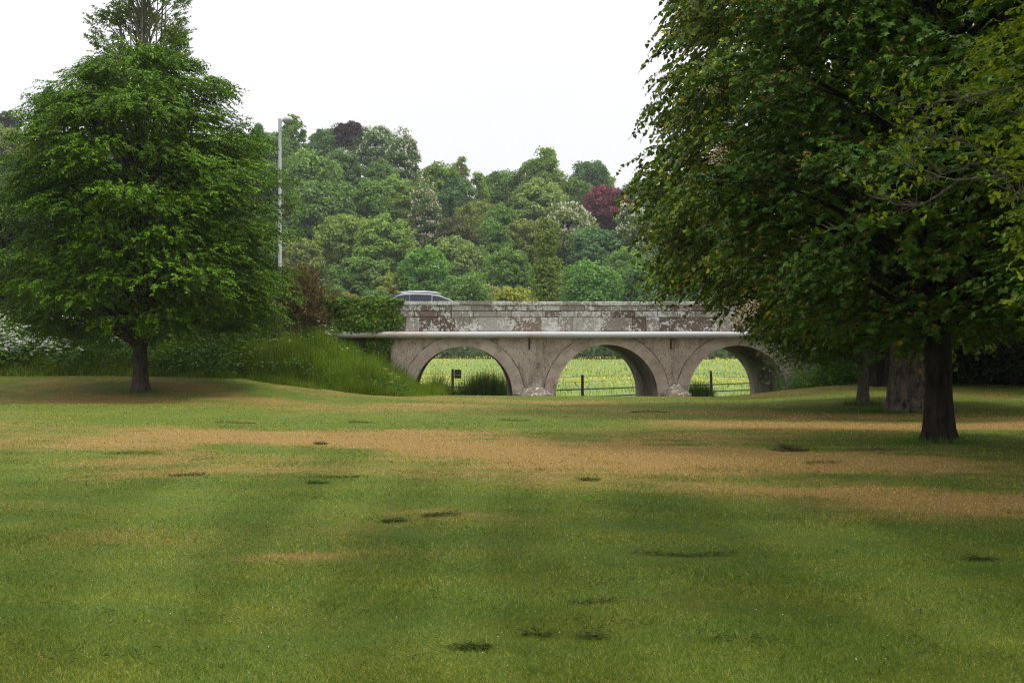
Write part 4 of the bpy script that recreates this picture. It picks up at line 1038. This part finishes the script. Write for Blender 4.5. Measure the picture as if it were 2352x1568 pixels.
# ------------------------------------------------------------------ ivy, bush, bank growth
rg = np.random.default_rng(401)
br_m = np.array([[math.cos(R(1.9)), -math.sin(R(1.9))], [math.sin(R(1.9)), math.cos(R(1.9))]])
def on_bridge(X, Yl, Z):                                # bridge-local (world X along the bridge, depth, height) to world
    p = np.stack([X - 4.0, Yl], -1) @ br_m.T
    return np.stack([p[:, 0] + 4.0, p[:, 1] + 63.0, Z], -1)
n = 5600
X = rg.uniform(-8.7, -4.75, n); Z = rg.uniform(2.36, 3.86, n)
edge = -5.0 + .45 * np.sin(Z * 5) + .55 * (Z - 3.1) + rg.normal(0, .16, n)
ok = (X < edge) & ~((np.abs(X + 6.25 + .1 * np.sin(Z * 9)) < .09) & (Z < 3.2) & (rg.random(n) < .8)); X, Z = X[ok], Z[ok]
dep = -.08 - np.abs(rg.normal(0, .09, len(X))) - .07 * (1 + wob(X * 3, Z * 3, 1.2)); 
n2 = 1500                                                # over the top
X2 = rg.uniform(-8.7, -4.75, n2); Z2 = 3.72 + np.abs(rg.normal(0, .09, n2)) * (1.1 + wob(X2 * 2, X2, 1)); d2 = rg.uniform(-.16, .55, n2)
P = np.concatenate([on_bridge(X, dep, Z), on_bridge(X2, d2, Z2)])
D = np.concatenate([np.stack([rg.normal(0, .55, len(X)), rg.normal(-.35, .2, len(X)), rg.normal(-.75, .3, len(X))], -1), rg.normal(0, 1, (n2, 3)) * np.array([1, 1, .5])])
N = np.concatenate([np.stack([rg.normal(0, .4, len(X)), rg.normal(-1, .3, len(X)), rg.normal(.45, .3, len(X))], -1), np.stack([rg.normal(0, .4, n2), rg.normal(-.4, .3, n2), rg.normal(1, .2, n2)], -1)])
iv = link('ivy', leaf_mesh('ivy', 'heart', P, D, N, rg.uniform(.07, .13, len(P))), M['ivy'])
tag(iv, 'green ivy with a few yellow leaves covering the left end of the parapet', 'ivy')
n = 1900
X = rg.uniform(-6.6, -5.15, n); Z = rg.uniform(.3, 2.15, n); w_ = .55 + .15 * np.sin(Z * 4)
ok = np.abs(X + 5.75 - .1 * np.sin(Z * 3)) < w_ * np.where(X > -5.35, .85, 1) - rg.uniform(0, .15, n); X, Z = X[ok], Z[ok]
dl = np.where(X < -5.36, .04, -.07) - np.abs(rg.normal(0, .07, len(X)))
iv = link('ivy', leaf_mesh('ivy_low', 'heart', on_bridge(X, dl, Z), np.stack([rg.normal(0, .6, len(X)), rg.normal(-.3, .2, len(X)), rg.normal(-.7, .3, len(X))], -1),
     np.stack([rg.normal(0, .4, len(X)), rg.normal(-1, .3, len(X)), rg.normal(.4, .3, len(X))], -1), rg.uniform(.06, .12, len(X))), M['ivy'])
tag(iv, 'smaller ivy patch hanging below the pipe at the end of the arches', 'ivy')

bx_, by_ = -9.25, 62.2
bush = empty('brown_bush', (bx_, by_, float(bank_h(np.array(bx_), np.array(by_)))))
tag(bush, 'dry brown twiggy bush between the lawn tree and the ivy wall', 'bush')
ns = 520; az = rg.uniform(0, 2 * PI, ns); el = np.abs(rg.normal(0, .62, ns)); ln = rg.uniform(1.6, 3.1, ns) * (1 - .22 * el)
dirs = np.stack([np.sin(el) * np.cos(az), np.sin(el) * np.sin(az), np.cos(el)], -1)
mb = MB()
for i in range(ns):
    p0 = np.array([rg.normal(0, .2), rg.normal(0, .2), -.2]); p2 = dirs[i] * ln[i] + np.array([0, 0, -.25 * el[i]]); p1 = p2 * .5 + np.array([0, 0, .35])
    if i < 130: mb.tube(bezier(p0, p1, p2 * 1.04, 5), np.linspace(.014, .004, 5), 4, False)
mb.build('stems', M['brown_twig'], bush)
tt = rg.uniform(.3, 1.0, (ns, 30)) ** .8
P = (dirs[:, None, :] * (ln[:, None, None] * tt[:, :, None]) + np.stack([0 * tt, 0 * tt, .35 * 2 * tt * (1 - tt) - .25 * el[:, None] * tt * tt], -1)).reshape(-1, 3) + rg.normal(0, .07, (ns * 30, 3))
D = np.repeat(dirs, 30, 0) + rg.normal(0, .5, P.shape)
link('foliage', leaf_mesh('bush_foliage', 'diamond', P, D, rg.normal(0, 1, P.shape), rg.uniform(.10, .24, len(P)), .05), M['brown_twig'], bush)

# long grass on the bank
n = 95000
X = np.concatenate([rg.uniform(-16, -3.0, int(n * .72)), rg.uniform(-30, -14, int(n * .28))]); Y = 56.6 + (63.0 - 56.6) * rg.uniform(0, 1, len(X))
yf = bank_foot(X); ok = (Y > yf - .15 + .18 * wob(X, Y, .8)) & (X < -3.3 + .35 * wob(Y, X, .9)); X, Y, yf = X[ok], Y[ok], yf[ok]
t = np.clip((Y - yf) / (63 - yf), 0, 1)
hgt = (.30 + .45 * sm(t * 3)) * (1 + .55 * wob(X, Y, .5) + .25 * wob(X, Y, 1.6)) * rg.uniform(.5, 1.25, len(X)); hgt *= np.where(X > -4.6, .75, 1)
V = tuft_blades(np.stack([X, Y, bank_h(X, Y) - .03], -1), np.maximum(hgt, .1), rg.uniform(.026, .055, len(X)), rg, .42)
tag(link('bank_grass', tmpl_mesh('bank_grass', V, 3, LEAF['blade'][1]), M['bankgrass']), 'long rough grass on the bank left of the arches', 'grass', kind='stuff')
def weeds(name, label, x0, x1, ncl, per, leaf, mat, seed, yspan=(0, 1), hh=(.3, .9), spread=.35, xd=None, foot=bank_foot, hf=bank_h, ytop=62.9):
    r_ = np.random.default_rng(seed); Xc = r_.uniform(x0, x1, ncl); yf = foot(Xc); Yc = yf + .1 + (ytop - yf) * r_.uniform(yspan[0], yspan[1], ncl)
    H = r_.uniform(hh[0], hh[1], ncl); Cn = np.stack([Xc, Yc, hf(Xc, Yc)], -1)
    P = np.repeat(Cn, per, 0); u = r_.normal(0, 1, (ncl * per, 3)); u[:, 2] = r_.uniform(.05, 1, ncl * per)
    P = P + u * np.stack([np.repeat(H, per) * spread, np.repeat(H, per) * spread, np.repeat(H, per)], -1)
    D = u * np.array([1, 1, 0]) + r_.normal(0, .5, P.shape) + np.array([0, -.2, -.1])
    N = np.stack([r_.normal(0, .5, len(P)), r_.normal(-.4, .4, len(P)), r_.normal(.9, .3, len(P))], -1)
    return tag(link(name, leaf_mesh(name, 'oak', P, D, N, leaf * r_.uniform(.6, 1.3, len(P)), leaf * .9), mat), label, 'undergrowth', kind='stuff'), Cn, H
weeds('bank_weeds', 'leafy weeds and nettles on the bank by the ivy', -12, -4.2, 260, 60, .13, M['scrub'], 5, (.15, 1), (.3, .8))
weeds('hedge_bottom', 'dark leafy undergrowth behind the big lawn tree', -30, -10.2, 420, 75, .15, M['scrub'], 6, (.05, 1.1), (.5, 1.5), .45)
weeds('bank_weeds', 'pale green leafy undergrowth at the right end of the bridge', 12.5, 19, 210, 110, .13, M['scrub'], 7, (-.15, .8), (.9, 1.9), .45)
weeds('hedge_bottom', 'dim leafy undergrowth under the trees on the right', 17, 34, 200, 60, .16, M['dark'], 8, (.1, 1), (.6, 1.6), .5)
# cow parsley in flower
def parsley(label, xs, ys, per, seed, hh, cnt):
    r_ = np.random.default_rng(seed); Z0 = bank_h(xs, ys); H = r_.uniform(hh[0], hh[1], len(xs))
    P = np.repeat(np.stack([xs, ys, Z0 + H], -1), cnt, 0) + r_.normal(0, 1, (len(xs) * cnt, 3)) * np.array([.17, .17, .11])
    Q = np.repeat(P, per, 0) + r_.normal(0, 1, (len(P) * per, 3)) * np.array([.035, .035, .010])
    N = np.stack([r_.normal(0, .3, len(Q)), r_.normal(-.3, .3, len(Q)), np.ones(len(Q))], -1)
    tag(link('cow_parsley', leaf_mesh('cow_parsley', 'diamond', Q, r_.normal(0, 1, Q.shape) * np.array([1, 1, .1]), N, .05, .045), M['umbel']), label, 'wild flowers', kind='stuff')
xs = np.concatenate([rg.uniform(-25, -18.9, 140), rg.uniform(-19.5, -17, 12)]); yf = bank_foot(xs); ys = yf + .25 + rg.uniform(0, 1, len(xs)) * 1.7
parsley('white cow parsley massed at the left edge under the big lawn tree', xs, ys, 16, 12, (.9, 1.5), 7)
xs = np.array([-8.6, -8.3, -7.9, -7.2, -5.9, -5.6, -5.4, -5.1, -4.95, -9.8, -10.2, -6.0, -5.2, -8.0]); ys = np.array([61.5, 61.9, 61.3, 60.9, 60.6, 60.8, 60.2, 60.0, 59.9, 59.9, 60.3, 59.2, 59.0, 61.6])
parsley('a few white cow parsley heads on the bank below the ivy', xs, ys, 12, 13, (.45, .75), 4)
n = 420; X = rg.uniform(-10.6, -7.6, n); Y = rg.uniform(60.6, 62.2, n)
V = tuft_blades(np.stack([X, Y, bank_h(X, Y)], -1), rg.uniform(.5, 1.25, n), .022, rg, .45)
tag(link('straw_stems', tmpl_mesh('straw_stems', V, 3, LEAF['blade'][1]), M['straw']), 'dead straw stems standing at the foot of the brown bush', 'dry grass', kind='stuff')

# dark trees and bushes on the far side of the road, behind the hornbeam
for j, (x, Yd, zs, rs, label) in enumerate([
    (20, 78, [.3, 1.5, 3, 5, 7, 8.6], [2.6, 3.4, 3.8, 3.6, 2.6, .5], 'dark bush-like tree over the road at the left edge of the picture'),
    (150, 80, [.3, 1.5, 3, 5, 6.5, 7.6], [2.6, 3.3, 3.6, 3.2, 2.2, .4], 'dim tree glimpsed over the cow parsley'),
    (430, 82, [.3, 1.5, 3, 4.5, 5.6], [2.4, 3.2, 3.3, 2.6, .4], 'dim green tree glimpsed through the lower boughs right of the trunk'),
    (-120, 76, [.3, 1.5, 3, 6, 8, 9.5], [2.6, 3.4, 4, 3.8, 2.6, .5], 'dark tree beyond the left edge of the picture'),
    (300, 84, [.3, 1.5, 3, 5, 6.4], [2.4, 3.2, 3.4, 2.8, .4], 'dim green tree glimpsed behind the dark trunk')]):
    shade_tree('hedgerow_tree', x, 800, Yd, zs, rs, 90, 11, M['dark'] if j in (0, 3) else M['poplar'], M['bark_dark'], .2, 'ovate', label, .2, 'trees beyond the road on the left', 60 + j, lspray=.8, h=1.4, deep=60)

# reeds and tall grass behind the bridge
def reed_clump(name, label, xpx, Yd, hw, n, hgt, seed, base=-1.2):
    r_ = np.random.default_rng(seed); X0 = (xpx - CX) * Yd / F; x = r_.normal(0, hw * .5, n).clip(-hw, hw); y = r_.normal(0, .4, n)
    V = tuft_blades(np.stack([x, y, np.zeros(n)], -1), hgt * r_.uniform(.55, 1.1, n) * (1 - .3 * (x / hw) ** 2), .03, r_, .25)
    o = link(name, tmpl_mesh(name, V, 3, LEAF['blade'][1]), M['reed']); o.location = (X0, Yd, base)
    tag(o, label, 'reeds')
reed_clump('reed_clump', 'big dark clump of reeds seen through the left arch', 1118, 74.5, 1.45, 2600, 1.75, 31)
reed_clump('reed_clump', 'low grass tuft at the sign post foot in the left arch', 1018, 75, 1.5, 900, 1.15, 32)
reed_clump('reed_clump', 'dark grass tuft beside the leaning post in the right arch', 1605, 77, .85, 900, 1.2, 33)

# meadow: grass, buttercups
n = 9000
vv = rg.uniform(26, 118, n); Y = F * 2.75 / vv; X = rg.uniform(-.12, .28, n) * Y; ok = (Y > 73) & (Y < 222); X, Y = X[ok], Y[ok]; n = len(X)
V = tuft_blades(np.stack([X, Y, meadow_h(X, Y) - .02], -1), rg.uniform(.15, .42, n) * (1 + .3 * wob(X, Y, 3)), .00055 * Y, rg, .4)
tag(link('meadow_grass', tmpl_mesh('meadow_grass', V, 3, LEAF['blade'][1]), M['meadowgrass']), 'long bright meadow grass beyond the bridge', 'grass', kind='stuff')
n = 42000
vv = rg.uniform(24, 95, n); Y = F * 2.7 / vv; X = rg.uniform(-.12, .28, n) * Y
den = .02 + .40 * wob(X, Y, 5) + .3 * wob(X, Y, 1.7) + .55 * np.exp(-((Y - 97) / 13) ** 2) + .55 * np.exp(-((Y - 210) / 9) ** 2)
ok = (Y > 78) & (Y < 220) & (rg.random(n) < np.clip(den, .02, .9) * .75); X, Y = X[ok], Y[ok]; n = len(X)
P = np.stack([X, Y, meadow_h(X, Y) + rg.uniform(.2, .5, n)], -1)
s = .0006 * Y * rg.uniform(.6, 1.2, n)
bt = link('buttercups', leaf_mesh('buttercups', 'diamond', P, rg.normal(0, 1, (n, 3)), np.stack([rg.normal(0, .4, n), rg.normal(-.8, .4, n), np.full(n, .8)], -1), s, s), M['buttercup'])
tag(bt, 'yellow buttercups scattered over the meadow', 'flowers', kind='stuff')

# field fence behind the bridge
M['post'] = plain('dark_post', (.030, .027, .024), .9, .15, var=.4, scale=8)
M['rail'] = plain('weathered_rail', (.045, .05, .045), .7, .3, .0)
M['wire'] = plain('fence_wire', (.12, .12, .12), .6, .4, .5)
fn = empty('field_fence', (2.5, 76, -1.2)); tag(fn, 'dark post and metal rail fence seen through the arches', 'fence')
fo = np.array([2.5, 76, -1.2])
corner = np.array([.9, 73.8]); lft = np.array([-8.0, 90.5]); rgt = np.array([16.5, 92.0])
def fpt(s):                                             # s<0 along the left leg, s>0 along the right leg
    return corner + (lft - corner) * (-s) if s < 0 else corner + (rgt - corner) * s
for (x, yt, s_, lean) in ((1040, 847, None, 0), (1338, 860, None, 0), (1634, 851, None, -.06), (1805, 850, None, 0)):
    best = min(np.linspace(-1, 1, 801), key=lambda s: abs(CX + F * fpt(s)[0] / fpt(s)[1] - x) + (1e3 if (s < 0) != (x < 1200) else 0))
    p = fpt(best); zt = CAMZ + (VH - yt) * p[1] / F
    mb = MB(); mb.tube(np.array([[p[0], p[1], -1.35], [p[0] + lean * .5, p[1], -.4], [p[0] + lean, p[1], zt - .05], [p[0] + lean, p[1], zt]]) - fo, [.085, .08, .075, .05], 10); mb.build('post', M['post'], fn)
    if x == 1040: SIGN = (p[0], p[1], zt)
for dz in (-.56, -.98):
    mb = MB(); mb.tube(np.array([[*fpt(s), dz] for s in (-1, -.5, -.02, 0, .02, .5, 1)]) - fo, .038, 8); mb.build('rail', M['rail'], fn)
for dz in (-.12, .16):
    mb = MB(); mb.tube(np.array([[*fpt(s), dz - .04 * abs(math.sin(s * 12))] for s in np.linspace(-1, 1, 41)]) - fo, .011, 4); mb.build('wire', M['wire'], fn)
sg = empty('notice_board', (SIGN[0] + .30, SIGN[1] - .06, SIGN[2] - .28), R(8)); tag(sg, 'small blank dark notice board on the fence post in the left arch', 'sign')
mb = MB(); mb.box(-.20, .20, -.012, .012, -.27, .24); mb.build('board', M['post'], sg)
mb = MB(); mb.box(-.31, .15, .013, .03, .05, .09); mb.build('bracket', M['rail'], sg)
ff_ = empty('meadow_fence', (8, 219, -.1)); tag(ff_, 'thin wire fence along the far edge of the meadow', 'fence')
for k_ in range(34):
    xx = -42 + k_ * 3.1; mb = MB(); mb.tube([(xx, rg.normal(0, .1), -.2), (xx + rg.normal(0, .05), 0, rg.uniform(1.15, 1.45))], .07, 6); mb.build('post', M['far_bark'], ff_)
for dz in (.45, .85, 1.15):
    mb = MB(); mb.tube([(x, 0, dz) for x in np.linspace(-42, 61, 35)], .014, 4); mb.build('wire', M['wire'], ff_)

# ------------------------------------------------------------------ clippings, twigs, specks on the lawn
M['clip'] = leaf_mat('cut_grass', [(0, (0.026, 0.041, 0.010)), (.6, (0.052, 0.077, 0.015)), (1, (0.105, 0.111, 0.031))], .15, .8, .1)
M['twigs'] = leaf_mat('dry_twigs', [(0, (.05, .035, .022)), (.7, (.10, .07, .045)), (1, (.24, .17, .10))], 0, .8, .1)
def ground_at(x, y):
    Y_ = F * 1.75 / (y - VH)
    for _ in range(6): Y_ = F * (CAMZ - gz((x - CX) * Y_ / F, Y_)) / (y - VH)
    return (x - CX) * Y_ / F, Y_
def clump(name, label, cat, x, y, wpx, mat, seed, dens=1.0, hh=.024, ll=.044, group='clumps of cut grass on the lawn'):
    r_ = np.random.default_rng(seed); X_, Y_ = ground_at(x, y); w = wpx * Y_ / F; n = int(520 * dens * max(.7, min(6, w)))
    u = (r_.uniform(-.5, .5, n) + .22 * r_.normal(0, .5, n) * (r_.random(n) < .3)) * w; ph = r_.uniform(0, 6.28, 2)
    P = np.stack([u + r_.normal(0, .03, n), .07 * np.sin(u * 3.1 + ph[0]) + .04 * np.sin(u * 7.7 + ph[1]) + r_.normal(0, .045, n),
                  np.abs(r_.normal(0, hh, n)) * (.75 + .5 * np.sin(u * 5 + ph[1])) + .008], -1)
    P[:, 2] += lawn_h(X_ + P[:, 0], Y_ + P[:, 1]) - gz(X_, Y_)
    D = r_.normal(0, 1, (n, 3)) * np.array([1, .8, .16]); L = ll * r_.uniform(.5, 1.6, n)
    o = link(name, leaf_mesh(name, 'diamond', P, D, np.stack([r_.normal(0, .5, n), r_.normal(0, .5, n), np.ones(n)], -1), L, np.maximum(.008, .5 * Y_ / 1422)), mat)
    o.location = (X_, Y_, gz(X_, Y_)); tag(o, label, cat, group)
CL = [(1575, 1273, 225, 'longest dark streak of cut grass, lying right of centre'), (1012, 1183, 80, 'dark clump of cut grass on the small straw patch left of centre'), (1086, 1482, 66, 'compact dark clump nearest the bottom edge, left of centre'),
      (727, 1110, 46, 'short dark bar of cut grass below a broken streak'), (760, 1097, 150, 'broken thin streak of cut grass just above a short dark bar'), (430, 1093, 70, 'dark streak of cut grass at middle left'), (735, 1021, 28, 'small dark clump on the upper straw band'),
      (1366, 1385, 85, 'loose mound of cut grass in the lower middle'), (1235, 1457, 60, 'faint cut-grass clump below the loose mound'), (1370, 1472, 60, 'brownish cut-grass scrap near the bottom middle'), (1690, 1472, 210, 'long faint streak of cut grass near the bottom right'),
      (1350, 1104, 40, 'little dark clump in the middle of the lawn'), (2250, 1286, 60, 'dark clump of cut grass by the right edge'), (310, 1043, 120, 'thin cut-grass streak on the left of the straw band'), (905, 1199, 44, 'small clump left of the small straw patch'),
      (1490, 947, 85, 'cut-grass streak before the gap between middle and right arches'), (830, 971, 60, 'small far streak of cut grass in front of the bank'), (1890, 1064, 90, 'cut-grass streak below the black maple trunk'), (540, 972, 90, 'far thin streak of cut grass in front of the big lawn tree'), (1180, 966, 70, 'far cut-grass streak before the left pier')]
for i, (x, y, w, lab) in enumerate(CL): clump('cut_grass_clump', lab, 'cut grass', x, y, w, M['clip'], 500 + i, .45 if y > 1370 and x > 1100 else 1.0)
clump('twig_pile', 'small heap of broken twigs on the dry grass left of the black maple trunk', 'twigs', 1812, 1035, 60, M['twigs'], 560, 1.3, .07, .16, None)
clump('twig_pile', 'scattered thin twigs nearer the black maple trunk', 'twigs', 2010, 1035, 90, M['twigs'], 561, .5, .03, .16, None)
n = 420                                                  # small stray clippings everywhere, and fallen white specks
vv = rg.uniform(100, 770, n); Y = F * 1.75 / vv; X = rg.uniform(-.37, .37, n) * Y; ok = Y < 57; X, Y = X[ok], Y[ok]; n = len(X)
X = np.repeat(X, 14) + rg.normal(0, .07, n * 14); Y = np.repeat(Y, 14) + rg.normal(0, .04, n * 14); n = len(X)
P = np.stack([X, Y, lawn_h(X, Y) + np.abs(rg.normal(0, .018, n)) + .012], -1)
tag(link('clippings', leaf_mesh('clippings', 'diamond', P, rg.normal(0, 1, (n, 3)) * np.array([1, .8, .3]), np.stack([rg.normal(0, .5, n), rg.normal(0, .5, n), np.ones(n)], -1), .05 * rg.uniform(.5, 1.4, n), np.maximum(.006, .45 * Y / 1422)), M['clip']),
    'stray dark grass clippings strewn over the lawn', 'clippings', kind='stuff')
n = 200; vv = rg.uniform(110, 770, n); Y = F * 1.75 / vv; X = rg.uniform(-.37, .37, n) * Y
P = np.stack([X, Y, lawn_h(X, Y) + .035], -1); s = np.maximum(.006, .5 * Y / 1422) * rg.uniform(.7, 1.5, n)
tag(link('daisies', leaf_mesh('daisies', 'diamond', P, rg.normal(0, 1, (n, 3)) * np.array([1, 1, .2]), np.tile(np.array([0, -.5, 1.]), (n, 1)), s, s), M['umbel']), 'tiny white daisies and petals dotted over the lawn', 'flowers', kind='stuff')
# ragged longer grass at the foot of trunks and of the cutwaters
spots = [(MX, MY, .5, 500, .16), (LX, LY, .85, 700, .2), (HX, HY, .5, 400, .15), *[(*at(1983, 930, 46)[:2], .4, 350, .3)]]
PP, HH = [], []
for (x, y, r, k_, h_) in spots:
    a = rg.uniform(0, 2 * PI, k_); rr = r * rg.uniform(.7, 1.7, k_); PP.append(np.stack([x + rr * np.cos(a), y + rr * np.sin(a)], -1)); HH.append(h_ * rg.uniform(.4, 1.1, k_))
PP = np.concatenate(PP); HH = np.concatenate(HH)
V = tuft_blades(np.stack([PP[:, 0], PP[:, 1], lawn_h(PP[:, 0], PP[:, 1]) - .01], -1), HH, .016, rg, .5)
tag(link('trunk_grass', tmpl_mesh('trunk_grass', V, 3, LEAF['blade'][1]), M['scrub']), 'longer unmown grass round the feet of the trunks', 'grass', kind='stuff')

# ------------------------------------------------------------------ air
HAZE = 0.00015
m, nt, out = new_mat('haze_air')
pv = nt.nodes.new('ShaderNodeVolumePrincipled'); pv.inputs['Color'].default_value = (.86, .93, 1.0, 1); pv.inputs['Density'].default_value = HAZE
pv.inputs['Anisotropy'].default_value = 0.0
try: pv.inputs['Density Attribute'].default_value = ''
except Exception: pass
nt.links.new(pv.outputs[0], out.inputs['Volume'])
try: m.cycles.homogeneous_volume = True
except Exception: pass
if HAZE > 0:
    mb = MB().box(-420, 420, -60, 640, -4.2, 110)
    tag(mb.build('haze', m), 'thin pale summer haze', 'haze', kind='stuff')
